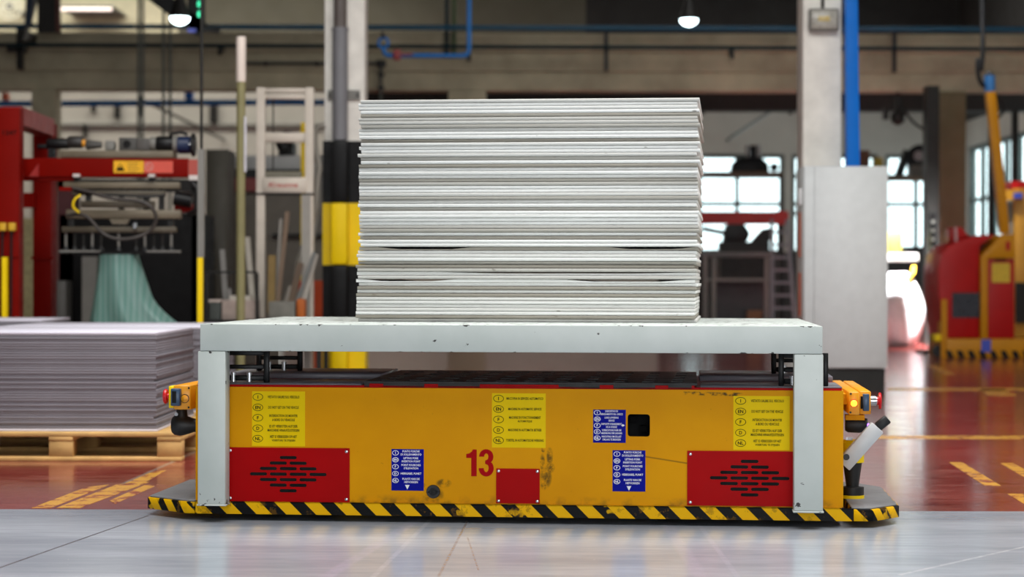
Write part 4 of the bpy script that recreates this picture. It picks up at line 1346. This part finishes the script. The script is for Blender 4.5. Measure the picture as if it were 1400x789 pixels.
# gripper hanging under the beam
Yh = YG1 + 0.2
gr = ga
for px in (104, 207):
    pb(MB(), px - 4, px + 4, 243.5, 262, Yh + 0.12, 0.08).build('gripper_hanger', darkmetal, ga)
    pb(MB(), px - 4.5, px + 4, 239, 243, Yh + 0.05, 0.04).build('hanger_clip', mat('clip_white', (214, 206, 200), 0.4), ga)
for a, b, c, d, m_ in ((86, 245, 250, 259, beige), (98, 225, 262, 268, mat('beige_bar', (84, 76, 62), 0.6)), (110, 210, 276, 285, mat('beige_bar', (112, 102, 84))), (90, 247, 288, 300, beige), (84, 240, 311, 319, mat('beige_bar', (112, 102, 84)))):
    pb(MB(), a, b, c, d, Yh + 0.1, 0.07).build('gripper_bar', m_, ga, bevel=0.004)
for px, a, b in ((100, 259, 262.2), (165, 259, 311), (220, 259, 288), (120, 268, 276.5), (96, 300, 311), (233, 300, 311), (200, 268, 288)):
    pb(MB(), px - 3.5, px + 3.5, a, b, Yh + 0.12, 0.05).build('gripper_post', darkmetal, ga)
MB().prism([P3(146, 300, Yh)[::2], P3(174, 300, Yh)[::2], P3(170, 307, Yh)[::2], P3(150, 307, Yh)[::2]][::-1], Yh + 0.09, Yh + 0.12).build('gripper_plate', beige, ga)
pb(MB(), 182, 186, 306, 313, Yh + 0.06, 0.03).build('chrome_fitting', steel, ga)
for i in range(13):
    px = 90 + i * 12.0
    if 134 < px < 190 and i % 2: continue
    r_ = MB().cyl(P3(px, 319, Yh + 0.13), P3(px, 338, Yh + 0.13), 0.009, 8).build('suction_rod', midgrey if i % 3 == 0 else darkmetal, ga, smooth=True)
    MB().cyl(P3(px, 338, Yh + 0.13), P3(px, 344, Yh + 0.13), 0.012, 10, 0.024).build('suction_cup', rubber, r_, smooth=True)
pb(MB(), 81, 136, 343.5, 346, Yh + 0.1, 0.06).build('suction_bar', midgrey, ga)
pb(MB(), 200, 246, 343.5, 346, Yh + 0.1, 0.06).build('suction_bar', midgrey, ga)
pb(MB(), 81, 246, 346.2, 348.4, Yh + 0.14, 0.05).build('suction_bar', darkmetal, ga)
pb(MB(), 80, 97, 257, 262, Yh - 0.02, 0.04).build('red_lever', gantryred, ga)
for px, a, b, c in ((247, 266, 286, 0.05), ):
    MB().cyl(P3(238, 272, Yh + 0.1), P3(262, 276, Yh + 0.1), 0.05, 14).build('vacuum_motor', black, ga, smooth=True)
pb(MB(), 238, 262, 279, 291, Yh + 0.12, 0.08).build('red_bracket', gantryred, ga)
pb(MB(), 258, 272, 240.5, 247, Yh - 0.02, 0.05).build('end_clip', mat('clip_white', (214, 206, 200)), ga)
def smooth_path(pts, n=6):
    P = [Vector(p) for p in pts]
    P = [P[0] * 2 - P[1]] + P + [P[-1] * 2 - P[-2]]
    out = []
    for i in range(1, len(P) - 2):
        for k in range(n):
            t = k / n
            out.append(0.5 * ((2 * P[i]) + (P[i + 1] - P[i - 1]) * t + (2 * P[i - 1] - 5 * P[i] + 4 * P[i + 1] - P[i + 2]) * t * t + (3 * P[i] - P[i - 1] - 3 * P[i + 1] + P[i + 2]) * t ** 3))
    return out + [P[-2]]


hose = mat('grey_hose', (58, 52, 48), 0.5)
MB().tube(smooth_path([P3(97, 258, Yh + 0.02), P3(120, 263, Yh), P3(150, 272, Yh - 0.03), P3(190, 276, Yh - 0.03), P3(208, 286, Yh - 0.02), P3(213, 302, Yh), P3(203, 318, Yh), P3(180, 327, Yh - 0.02), P3(156, 327, Yh - 0.03), P3(138, 318, Yh - 0.03), P3(122, 300, Yh), P3(108, 294, Yh + 0.02), P3(92, 296, Yh + 0.05)]), 0.013, 8).build('hose_loop', hose, ga, smooth=True)
MB().tube(smooth_path([P3(100, 262, Yh + 0.05), P3(120, 266, Yh + 0.02), P3(160, 268, Yh + 0.02), P3(200, 270, Yh + 0.05), P3(226, 268, Yh + 0.08)]), 0.01, 8).build('hose', black, ga, smooth=True)
MB().tube(smooth_path([P3(110, 268, Yh), P3(102, 274, Yh - 0.02), P3(100, 284, Yh - 0.02), P3(108, 292, Yh)]), 0.008, 8).build('yellow_hose', yellowp, ga, smooth=True)
MB().tube(smooth_path([P3(262, 250, Yh), P3(270, 262, Yh), P3(268, 286, Yh), P3(258, 294, Yh + 0.05)]), 0.02, 8).build('black_hose', rubber, ga, smooth=True)
# teal film hanging from the gripper down to the boards
YF = Yh + 0.25
fm = MB()
vs, fs = [], []
NX, NZ = 44, 14
for j in range(NZ + 1):
    t = j / NZ
    zz = wz(349.5, YF) * (1 - t) + 0.44 * t
    py = HOR + (CAMZ - zz) * F / YF
    l_ = 136 + (122 - 136) * min(1, max(0, (py - 347) / 95)) ** 1.3
    r_ = 188 + max(0, (py - 347)) * 0.34 + max(0, min(60, py - 405) / 40) ** 1.7 * 26
    for i in range(NX + 1):
        u = i / NX
        a = u * 2 * PI
        # a closed, folded curtain: front half and back half
        px = (l_ + r_) / 2 - (r_ - l_) / 2 * math.cos(a)
        y_ = YF - 0.16 * math.sin(a) + 0.014 * math.sin(u * 46) * (0.3 + t)
        vs.append((wx(px, YF), y_, zz))
for j in range(NZ):
    for i in range(NX):
        a = j * (NX + 1) + i
        fs.append((a, a + 1, a + NX + 2, a + NX + 1))
fm.add(vs, fs)
film = single(fm, 'plastic_film', M['film'], 'teal plastic film curtain hanging from the gripper of the red gantry', 'film', smooth=True)
# heap of boards the film covers
tbx = MB().box(wx(95, YF), wx(300, YF), YF - 0.3, YF + 0.5, 0, 0.438)
fb = single(tbx, 'film_table', darkmetal, 'low dark lifting table under the teal film', 'table')

# dark machine housing behind the gantry
Yb = 19.0
mh = thing('machine_housing', 'dark machine housing behind the red gantry', 'machine', (wx(170, Yb), Yb, 0))
fl(78, 272, 292, Yb, 1.0).build('housing', mat('housing_black', (10, 9, 10), 0.6, spec=0.2), mh, bevel=0.02)
fl(78, 100, 246, Yb, 0.3).build('side_post', mat('maroon_post', (72, 20, 24), 0.5), mh)
fl(112, 132, 352, Yb - 0.3, 0.2).build('grey_pipe', midgrey, mh)
fl(73, 90, 385, Yb - 0.4, 0.3).build('motor_box', mat('box_grey', (84, 82, 78), 0.5), mh, bevel=0.02)
pb(MB(), 78, 272, 246, 262, Yb, 0.3).build('head_beam', darkmetal, mh)
fl(262, 272, 246, Yb, 0.3).build('side_post', darkmetal, mh)
pb(MB(), 248, 268, 255, 345, Yb + 0.1, 0.1).build('pale_duct', mat('duct_grey', (150, 148, 142), 0.6), mh)
single(pb(MB(), 28, 45, 300, 445, 22.0, 0.3).box(wx(28, 22), wx(45, 22), 22, 22.3, 0, wz(445, 22)), 'pale_locker', mat('locker_cream', (168, 156, 112), 0.6, var=0.3, scale=30), 'narrow cream locker between the two red gantry posts', 'locker')

# ------------------------------------------------------------------ between gantry and banded column
Yk = 20.5
dc = thing('steel_locker', 'dark brown grey steel locker beside the thin tall pole', 'locker', (wx(295, Yk), Yk, 0))
fl(281, 312, 205, Yk, 0.5).build('locker_body', mat('locker_brown', (74, 70, 60), 0.6), dc, bevel=0.01)
fl(283, 310, 208, Yk - 0.02, 0.0195).build('locker_door', mat('locker_brown', (74, 70, 60)), dc, bevel=0.004)
# white steel stand
Yw = 17.0
ws = thing('white_stand', 'white steel stand with a red lettered name plate', 'stand', (wx(389, Yw), Yw, 0))
wp = mat('stand_white', (212, 202, 188), 0.6, var=0.1)
fl(350, 361.5, 120, Yw, 0.08).build('post', wp, ws, bevel=0.006)
fl(416.5, 428, 120, Yw, 0.08).build('post', wp, ws, bevel=0.006)
for a, b in ((121, 127.5), (129.5, 136.5), (182, 195)): pb(MB(), 361.6, 416.4, a, b, Yw + 0.01, 0.06).build('cross_bar', wp, ws, bevel=0.004)
np_ = pb(MB(), 359, 418, 243, 264, Yw - 0.02, 0.0195).build('name_plate', wp, ws, bevel=0.003, label='white name plate with red lettering')
lt = MB()
text(lt, 'Kraunna', wx(387, Yw), wz(253.5, Yw), 0.245, 0.04, Yw - 0.0202, 0.02, 0.0006, 0.3)
lt.build('lettering', mat('letter_red', (176, 50, 40), 0.5), np_)
pb(MB(), 350, 428, 264.5, 267, Yw - 0.01, 0.07).build('plate_shelf', darkmetal, ws)
pb(MB(), 363, 412, 235, 242, Yw + 0.02, 0.05).build('top_tray', mat('tray_grey', (120, 116, 100), 0.6), ws)
MB().cyl(P3(373, 136, Yw + 0.1), P3(373, 235, Yw + 0.1), 0.006, 8).build('wire', darkmetal, ws)
# yellow black post behind the stand
single(fl(411, 417, 168, 19.8, 0.1), 'yellow_post', yellowp, 'slim yellow post seen through the white stand', 'post')
# background machines behind the stand: press with pale hood and dark pipes
pm = thing('wrapping_machine', 'grey machine with a pale hood behind the white stand', 'machine', (wx(375, 22), 22, 0))
fl(318, 452, 240, 22.0, 0.8).build('lower_housing', mat('machine_taupe', (104, 98, 88), 0.6), pm, bevel=0.02)
pb(MB(), 314, 420, 213, 238, 22.1, 0.7).build('hood', mat('hood_grey', (168, 168, 166), 0.5), pm, bevel=0.03)
pb(MB(), 380, 400, 195, 213, 22.2, 0.4).build('dark_duct', darkmetal, pm)
pb(MB(), 314, 452, 232, 244, 21.9, 0.09).build('dark_rail', black, pm)
pb(MB(), 314, 420, 244, 262, 21.9, 0.09).build('red_rail', mat('dull_red', (120, 40, 36), 0.5), pm)
pb(MB(), 372, 452, 320, 324, 21.9, 0.09).build('seam_bar', darkmetal, pm)
MB().tube(smooth_path([P3(388, 205, 22), P3(384, 196, 22), P3(390, 188, 22), P3(400, 190, 22)]), 0.06, 8).build('bent_pipe', black, pm, smooth=True)
# flexible grey hose by the column
hs = single(MB().tube(smooth_path([P3(444, 172, 17.25), P3(434, 174, 17.25), P3(430, 186, 17.25), P3(431, 205, 17.25), P3(436, 228, 17.25), P3(434, 245, 17.25), P3(430, 290, 17.25), P3(418, 330, 17.25), P3(408, 360, 17.25), P3(404, 400, 17.25), (wx(404, 17.25), 17.25, 0.0)]), 0.026, 10), 'flexible_hose', mat('hose_pale', (140, 136, 126), 0.5), 'pale grey flexible hose hanging beside the banded column', 'hose', smooth=True)
sh_ = MB()
YZ = 17.5
vs = [P3(428, 215, YZ), P3(441, 212, YZ), P3(440, 260, YZ), P3(430, 330, YZ), (wx(424, YZ), YZ, 0), (wx(404, YZ), YZ, 0), P3(420, 290, YZ)]
sh_.prism([(v[0], v[2]) for v in vs][::-1], YZ, YZ + 0.03)
single(sh_, 'plastic_sheet', mat('pale_sheet', (176, 176, 170), 0.5), 'pale plastic sheet hanging between white stand and column', 'sheet')

# planks, bars and boxes on the work bench
Yo = 16.2
zb_ = wz(438, Yo)
bn = thing('work_bench', 'low dark bench under the leaning planks and boxes', 'bench', (wx(355, Yo), Yo, 0))
MB().box(wx(278, Yo), wx(440, Yo), Yo - 0.05, Yo + 0.75, zb_ - 0.05, zb_).build('bench_top', darkmetal, bn)
for px in (282, 436):
    for yy in (Yo, Yo + 0.6): MB().box(wx(px, Yo) - 0.02, wx(px, Yo) + 0.02, yy, yy + 0.05, 0, zb_ - 0.0505).build('leg', darkmetal, bn)
rk = thing('bar_rack', 'thin dark rail rack holding the leaning planks', 'rack', (wx(330, Yo), Yo + 0.02, zb_))
pb(MB(), 280, 352, 371.5, 374.5, Yo + 0.02, 0.015).build('rail', darkmetal, rk)
for px in (282, 351): MB().box(wx(px, Yo) - 0.012, wx(px, Yo) + 0.012, Yo + 0.02, Yo + 0.04, zb_, wz(374.6, Yo)).build('post', darkmetal, rk)
planks = [(304, 342, 310, 412, 7, (128, 126, 122), 'short grey bar leaning at the left of the rack'), (338, 325, 347, 412, 7, (176, 170, 158), 'pale grey bar leaning beside the white stand'),
          (372, 350, 371, 412, 10, (132, 108, 60), 'short brown plank with a pale end between white stand legs'), (393, 290, 378, 412, 6, (120, 100, 82), 'long thin brown plank leaning far to the right'),
          (384, 300, 377, 412, 4, (150, 146, 138), 'long thin grey rod leaning beside the brown plank'), (411, 360, 394, 412, 9, (96, 78, 62), 'dark brown plank leaning toward the column'),
          (430, 345, 400, 412, 5, (110, 112, 110), 'thin grey rod leaning toward the column'), (432, 348, 410, 400, 7, (170, 164, 154), 'pale bar with a cut end leaning toward the column'),
          (398, 392, 386, 413, 6, (168, 160, 148), 'short pale stick at the box behind the bench'), (313, 396, 317, 412, 6, (150, 146, 142), 'small grey upright bar behind the box')]
for i, (px, py, qx, qy, w_, c_, lab) in enumerate(planks):
    p, q = Vector(P3(px, py, Yo + 0.32 + 0.045 * i)), Vector((wx(qx, Yo + 0.29 + 0.045 * i), Yo + 0.29 + 0.045 * i, zb_ + w_ * Yo / F * 0.5 + 0.01))
    m_ = MB().bar(q, p, w_ * Yo / F, 0.03)
    single(m_, 'plank' if w_ > 6 else 'bar', mat('plank_%d' % i, c_, 0.7, var=0.15), lab, 'plank' if w_ > 6 else 'bar', loc=tuple(q))
boxes = [(285, 300, 414, 438, 0.12, (80, 84, 80), 'small dark box with a pale lid at the left of the bench'), (302, 350, 411, 438, 0.2, (178, 160, 150), 'pale stained cardboard box on the bench'),
         (366, 402, 413, 438, 0.2, (118, 116, 108), 'grey box on the bench behind the table edge'), (403.5, 416, 409, 438, 0.15, (186, 96, 30), 'orange rounded container on the bench')]
for a, b, c, d, dd, c_, lab in boxes:
    t = single(MB().box(wx(a, Yo), wx(b, Yo), Yo + 0.06, Yo + 0.06 + dd, zb_, wz(c, Yo)), 'box', mat('box_%d' % a, c_, 0.7, var=0.25, scale=12), lab, 'box', bevel=0.03 if a > 403 else 0.006)
single(MB().box(wx(284, Yo), wx(301, Yo), Yo + 0.05, Yo + 0.19, wz(414, Yo), wz(410.5, Yo)), 'lidded_tray', mat('lid_pale', (206, 190, 180), 0.7), 'pale flat tray lying on the small dark box', 'tray')
single(MB().box(wx(312, Yo), wx(341, Yo), Yo + 0.08, Yo + 0.24, wz(411, Yo), wz(405, Yo)), 'paper_bundle', mat('bundle_pale', (190, 184, 172), 0.7), 'pale paper bundle lying on the stained cardboard box', 'bundle')
single(pb(MB(), 408, 442, 384, 404, 19.0, 0.3).box(wx(408, 19), wx(442, 19), 19, 19.3, 0, wz(404, 19)), 'orange_crate', mat('crate_orange', (206, 76, 24), 0.5), 'orange crate behind the leaning planks', 'crate')
single(fl(412, 424, 267.5, 16.98, 0.015), 'pale_board', mat('post_pale', (160, 156, 148), 0.6), 'pale upright board under the right side of the white stand', 'board')

# ------------------------------------------------------------------ right side: rear bay with windows
Yr = 34.0
rb_ = thing('crane_beam', 'red crane beam crossing in front of the bright windows', 'beam', P3(1000, 298, Yr))
pb(MB(), 900, 1076, 289.5, 305.5, Yr, 0.3).build('beam', mat('crane_red', (216, 44, 40), 0.5), rb_)
pb(MB(), 1060, 1078, 288, 306, Yr - 0.05, 0.04).build('end_plate', mat('crane_red', (216, 44, 40)), rb_)
for px in (905, 1068): MB().box(wx(px, Yr), wx(px + 7, Yr), Yr + 0.31, Yr + 0.5, 0, wz(290, Yr)).build('post', darkmetal, rb_)
ld = thing('ladder', 'grey ladder leaning below the end of the red beam', 'ladder', (wx(1072, 31), 31, 0))
ldm = mat('ladder_grey', (120, 120, 126), 0.4)
for a, b in ((1062, 1056), (1083, 1089)): MB().bar((wx(b, 31), 31, 0), (wx(a, 31), 31.6, wz(300, 31.6)), 0.05, 0.06).build('rail', ldm, ld)
for k in range(9):
    t = (k + 0.6) / 9.6
    zz = wz(300, 31.6) * t
    yy = 31 + 0.6 * t
    MB().bar((wx(1056 + 6 * t, 31) + 0.03, yy, zz), (wx(1089 - 6 * t, 31) - 0.03, yy, zz), 0.04, 0.04).build('rung', ldm, ld)
wb = thing('assembly_table', 'dark assembly table with pale legs behind the stack of white sheets', 'table', (wx(1000, 30.5), 30.5, 0))
pb(MB(), 948, 1056, 344, 350, 30.5, 0.9).build('table_top', mat('table_dark', (92, 92, 90), 0.5), wb)
for px in (962, 974, 1046): fl(px, px + 5, 350.5, 30.55, 0.06).build('leg', midgrey, wb)
fl(975, 1046, 383, 30.9, 0.4).build('cupboard', mat('cupboard_dark', (52, 52, 54), 0.6), wb)
pb(MB(), 968, 1050, 380, 384, 30.6, 0.3).build('lower_rail', midgrey, wb)
fl(1022, 1042, 424, 30.7, 0.15).build('brown_box', mat('dull_brown', (120, 80, 44), 0.6), wb)
# dark rear partition under the windows
struct(MB().box(wx(900, 40), wx(1200, 40), 40, 40.2, 0, wz(344, 40)), 'wall_partition', mat('partition_dark', (52, 50, 50), 0.7))
struct(MB().box(wx(1205, 40), wx(1290, 40), 40, 40.2, 0, wz(336, 40)), 'wall_partition', mat('partition_dark', (52, 50, 50)))
# machine heads on the shelf in front of the windows
sf = thing('wall_shelf', 'brown shelf with dark machine parts in front of the bright window', 'shelf', P3(1010, 240, 36))
pb(MB(), 948, 1070, 234, 240, 36.0, 0.5).build('shelf_board', mat('shelf_brown', (126, 104, 84), 0.6), sf)
for px in (955, 1066): fl(px, px + 4, 240.2, 36.1, 0.1).build('shelf_post', darkmetal, sf)
pp = thing('lathe_head', 'dark humped machine head on the brown shelf', 'machine part', P3(1020, 234, 36.1))
MB().prism([P3(a, b, 36.1)[::2] for a, b in ((1000, 233.8), (1052, 233.8), (1050, 222), (1040, 214), (1012, 214), (1002, 222))], 36.1, 36.45).build('housing', black, pp, bevel=0.03)
pb(MB(), 1021, 1034, 198, 214, 36.15, 0.25).build('chimney', black, pp)
for q in (1022, 1037): MB().cyl(P3(q, 214, 36.1), P3(q, 197, 36.1), 0.035, 10).build('pale_tube', mat('tube_pale', (160, 158, 156), 0.5), pp, smooth=True)
for px, py, r_, lab in ((1058, 222, 6, 'dark pulley standing on the brown shelf'),):
    single(MB().cyl(P3(px, 233.8 - r_ * 0.98, 36.2), P3(px, 233.8 - r_ * 0.98, 36.3), r_ * 36.2 / F, 18), 'pulley', darkmetal, lab, 'pulley', smooth=True)
cl_ = thing('clutter_machine', 'dark tangled machine below the red beam', 'machine', (wx(1015, 33), 33.2, 0))
fl(985, 1052, 330, 33.2, 0.4).build('machine_bed', darkmetal, cl_)
MB().prism([P3(a, b, 33.2)[::2] for a, b in ((990, 329.8), (1022, 329.8), (1026, 318), (1018, 306), (994, 306))], 33.2, 33.6).build('machine_hump', black, cl_, bevel=0.02)
MB().prism([P3(a, b, 33.3)[::2] for a, b in ((1028, 329.8), (1052, 329.8), (1058, 310), (1044, 312))], 33.3, 33.6).build('machine_arm', darkmetal, cl_)
MB().cyl(P3(960, 312, 33.4), P3(1000, 320, 33.4), 0.04, 8).build('pipe_bent', darkmetal, cl_)
# pier between the rear windows
# right of the cabinet: shelf with grinder, table, bag
s2 = thing('wall_shelf', 'brown shelf carrying the round grinder right of the cabinet', 'shelf', P3(1245, 240, 36))
pb(MB(), 1205, 1284, 240, 245, 36.0, 0.5).build('shelf_board', mat('shelf_brown', (126, 104, 84)), s2)
for px in (1207, 1279): fl(px, px + 4, 245.2, 36.1, 0.1).build('shelf_post', darkmetal, s2)
gd = thing('grinder', 'dark round grinder on the brown shelf right of the cabinet', 'machine', P3(1256, 240, 36.1))
MB().cyl(P3(1258, 216, 36.1), P3(1258, 216, 36.45), 20 * 36 / F, 24).build('wheel_guard', black, gd, smooth=True)
MB().cyl(P3(1256, 212, 36.05), P3(1256, 212, 36.09), 7 * 36 / F, 18).build('wheel_hub', mat('hub_grey', (150, 140, 140), 0.4), gd, smooth=True)
MB().box(wx(1246, 36), wx(1276, 36), 36.1, 36.4, wz(239.8, 36), wz(224, 36)).build('grinder_base', mat('base_brown', (92, 80, 72), 0.6), gd)
MB().bar(P3(1228, 239.5, 36.2), P3(1240, 205, 36.2), 0.12, 0.2).build('arm', black, gd)
for a, b, c, c2, lab in ((1176, 1190, 204, (110, 64, 40), 'brown box on the shelf behind the grey cabinet'), (1196, 1208, 214, (190, 160, 50), 'small yellow box on the shelf behind the grey cabinet')):
    single(MB().box(wx(a, 36), wx(b, 36), 36.1, 36.3, wz(239.9, 36), wz(c, 36)), 'box', mat('shelf_box_%d' % a, c2, 0.6), lab, 'box')
single(pb(MB(), 1150, 1208, 240.2, 245, 36.0, 0.5), 'shelf_board', mat('shelf_brown', (126, 104, 84)), 'brown shelf board behind the grey cabinet', 'shelf')
tb2 = thing('side_table', 'pale ledge table right of the grey cabinet', 'table', (wx(1230, 27), 27, 0))
pb(MB(), 1195, 1256, 345, 356, 27.0, 0.8).build('table_top', mat('ledge_pale', (168, 164, 158), 0.5), tb2, bevel=0.02)
for px in (1196, 1204): fl(px, px + 4, 356.2, 27.3, 0.06).build('leg', darkmetal, tb2)
single(MB().box(wx(1212, 27), wx(1236, 27), 27.1, 27.5, wz(344.8, 27), wz(316, 27)), 'toolbox', mat('olive_box', (110, 100, 30), 0.6), 'olive box standing on the pale ledge table', 'box', bevel=0.04)
# white bag
bg = MB()
vs, fs = [], []
n1, n2 = 24, 12
for j in range(n2 + 1):
    t = j / n2
    for i in range(n1):
        a = 2 * PI * i / n1
        r_ = (0.30 + 0.05 * math.sin(3 * a + t * 4)) * (0.86 + 0.35 * math.sin(PI * min(1, t * 1.05)) - (0.25 * t * t)) * (1.0 if 0 < j < n2 else 0.65)
        vs.append((wx(1236, 28) + r_ * math.cos(a) * 0.9, 28.4 + r_ * math.sin(a), (1 - t) * 0.0 + t * wz(371, 28) - (0.0 if 0 < j else 0)))
for j in range(n2):
    for i in range(n1):
        fs.append((j * n1 + i, j * n1 + (i + 1) % n1, (j + 1) * n1 + (i + 1) % n1, (j + 1) * n1 + i))
fs += [tuple(reversed(range(n1))), tuple(range(n2 * n1, (n2 + 1) * n1))]
bg.add(vs, fs)
bag = single(bg, 'white_sack', whitefab, 'big white fabric sack on the floor beside the grey cabinet', 'sack', smooth=True)
MB()
tie = MB().tube(smooth_path([P3(1240, 382, 28.05), P3(1248, 372, 28.2), P3(1249, 364, 28.3)]), 0.03, 8)
tie.v = [(x - bag.location.x, y - bag.location.y, z - bag.location.z) for x, y, z in tie.v]
OFF['white_sack'] = (0, 0, 0)
tie.build('tie_band', mat('tie_yellow', (206, 150, 40), 0.5), bag, smooth=True)
# dark steel column beside the olive one, with a black post
struct(MB().box(wx(1267, 29), wx(1284, 29), 29.0, 29.3, 0, wz(124, 29.9)), 'column', darkmetal)
YBP = 26.2
bp = thing('black_post', 'black slotted post on a foot plate beside the red truck', 'post', (wx(1276, YBP), YBP, 0))
fl(1271, 1280, 290, YBP, 0.08).build('post', black, bp)
MB().box(wx(1258, YBP), wx(1282, YBP), YBP - 0.2, YBP + 0.3, 0, 0.03).build('foot_plate', darkmetal, bp)
for k in range(6): pb(MB(), 1273.5, 1277.5, 300 + k * 12, 304 + k * 12, YBP - 0.01, 0.009).build('slot_insert', midgrey, bp)
# small fixtures hanging under the beam on the right
hl = thing('hanging_lamp', 'dark lamp hanging under the concrete beam right of the blue post', 'lamp', P3(1222, 158, 29.5))
pb(MB(), 1208, 1215, 146, 162, 30.1, 0.15).build('bracket', darkmetal, hl)
MB().lathe(P3(1227, 170, 30.2), (0, 0, 1), [(0, 0.03), (0.05, 0.1), (0.16, 0.11), (0.22, 0.05), (0.5, 0.03)], 14).build('lamp_body', darkmetal, hl, smooth=True)
MB().tube(smooth_path([P3(1236, 150, 30.2), P3(1248, 166, 30.2), P3(1266, 178, 30.2)]), 0.02, 8).build('cable', black, hl, smooth=True)

# ------------------------------------------------------------------ red and yellow truck on the right
YT = floorY(488)
tk = thing('warehouse_truck', 'red and yellow warehouse truck with striped skirt at the right', 'truck', (wx(1345, YT), YT, 0))
TDp = 1.0
def tp(pts, y0, y1): return MB().prism([P3(a, b, YT)[::2] for a, b in pts], y0, y1)
redt = mat('truck_red', (176, 14, 14), 0.4, var=0.08, spec=0.25)
yelt = mat('truck_yellow', (200, 134, 0), 0.4, var=0.08, spec=0.25)
fl(1294, 1460, 462, YT, TDp).build('skirt', yelt, tk, bevel=0.01)
sk = MB()
for k in range(11):
    x_ = 1296 + k * 15
    MB().prism([P3(a, b, YT)[::2] for a, b in ((x_, 487.5), (x_ + 9, 487.5), (x_ + 4, 478), (x_ - 3, 478))], YT - 0.006, YT - 0.0005).build('black_stripe', blackp, tk)
tp([(1286, 346), (1290, 461.5), (1342, 461.5), (1342, 325), (1372, 318.5), (1360, 318), (1330, 321), (1305, 331), (1292, 339)][::-1][::-1], YT + 0.08, YT + TDp - 0.1)
tp([(1290, 461.5), (1341, 461.5), (1341, 335), (1364, 319), (1340, 320), (1318, 326), (1300, 334), (1288, 346), (1284, 365), (1284, 395)], YT + 0.05, YT + TDp - 0.08).build('red_body', redt, tk, bevel=0.03)
tp([(1351, 461.5), (1388, 461.5), (1388, 352.5), (1351, 352.5)], YT + 0.04, YT + TDp - 0.06).build('red_side_panel', redt, tk, bevel=0.01)
yp = tp([(1341.3, 461.5), (1350.7, 461.5), (1350.7, 352), (1388, 352), (1388, 318.5), (1371, 319), (1341.3, 350)], YT, YT + TDp - 0.04).build('yellow_frame', yelt, tk, bevel=0.01)
pb(MB(), 1302, 1339, 399, 433, YT + 0.042, 0.006).build('dark_window', mat('truck_dark_window', (18, 24, 40), 0.3), tk)
lb = pb(MB(), 1356, 1381, 358, 385, YT + 0.033, 0.006).build('yellow_plate', mat('plate_yellow', (212, 176, 36), 0.5, var=0.2, scale=40), tk, label='pale yellow plate on the red side panel')
pb(MB(), 1342, 1355, 463, 480, YT - 0.008, 0.0075).build('blue_plate', mat('plate_blue', (60, 80, 190), 0.4), tk)
pb(MB(), 1360, 1376, 351, 355, YT + 0.03, 0.009).build('handle_slot', void, tk)
pb(MB(), 1375, 1381, 329, 341, YT - 0.003, 0.0025).build('red_mark', redt, tk)
tp([(1306, 329), (1333, 321), (1322, 308), (1307, 309)], YT + 0.3, YT + 0.6).build('red_seat_back', redt, tk, bevel=0.02)
MB().bar(P3(1307, 334, YT + 0.25), P3(1306, 309, YT + 0.25), 0.03, 0.04).build('grab_rail', mat('rail_pale', (190, 150, 150), 0.4), tk)
fl(1287, 1295, 408, YT + 0.04, 0.2).build('yellow_edge', yelt, tk)
MB().cyl((wx(1287, YT), YT + 0.1, 0.075), (wx(1287, YT), YT + 0.2, 0.075), 0.075, 18).build('wheel', rubber, tk, smooth=True)
pb(MB(), 1278, 1293, 456, 466, YT + 0.05, 0.25).build('wheel_cover', yellowp, tk, bevel=0.02)
# hoist boom with blue head
am = MB().bar(P3(1373, 318, YT + 0.5), P3(1353, 124, YT + 0.5), 0.115, 0.12).build('boom', yelt, tk, bevel=0.01)
hd = MB().cyl(P3(1353, 124, YT + 0.5), P3(1352, 102, YT + 0.5), 0.066, 14).build('boom_head', mat('head_blue', (44, 110, 170), 0.4), tk, smooth=True)
MB().cyl(P3(1352, 102, YT + 0.5), P3(1351.5, 95, YT + 0.5), 0.05, 12, 0.02).build('head_cap', rubber, hd, smooth=True)
MB().tube(smooth_path([P3(1346, 118, YT + 0.5), P3(1338, 106, YT + 0.5), P3(1336, 80, YT + 0.5), P3(1343, 50, YT + 0.5), (wx(1344, YT), YT + 0.5, HZ)]), 0.03, 8).build('cable', black, tk, smooth=True)
MB().tube(smooth_path([P3(1358, 128, YT + 0.5), P3(1368, 136, YT + 0.5), P3(1372, 150, YT + 0.5), P3(1364, 160, YT + 0.5)]), 0.018, 8).build('boom_cable', black, tk, smooth=True)
# yellow machine beyond
ym = thing('yellow_forklift', 'yellow forklift partly behind the red and yellow truck', 'forklift', (wx(1400, 26.5), 26.5, 0))
fl(1387, 1480, 256, 26.5, 0.7).build('mast_housing', mat('fork_yellow', (200, 140, 20), 0.45), ym, bevel=0.02)
pb(MB(), 1383, 1420, 246, 255.8, 26.6, 0.5).build('red_top', redt, ym)
pb(MB(), 1373, 1398, 258, 272, 26.4, 0.09).build('yellow_arm', mat('fork_yellow', (200, 140, 20)), ym)
pb(MB(), 1386, 1398, 262, 270, 26.35, 0.04).build('blue_cylinder', mat('plate_blue', (60, 80, 190)), ym)
pb(MB(), 1389, 1420, 385, 440, 26.45, 0.04).build('dark_panel', darkmetal, ym)
fl(1376, 1386, 272.5, 26.6, 0.2).build('grey_mast', midgrey, ym)
for px in (1352, 1384): single(fl(px, px + 8, 150, 31.5, 0.1), 'window_post', darkmetal, 'dark post in front of the side windows, %s the yellow boom' % ('behind' if px < 1360 else 'right of'), 'post')
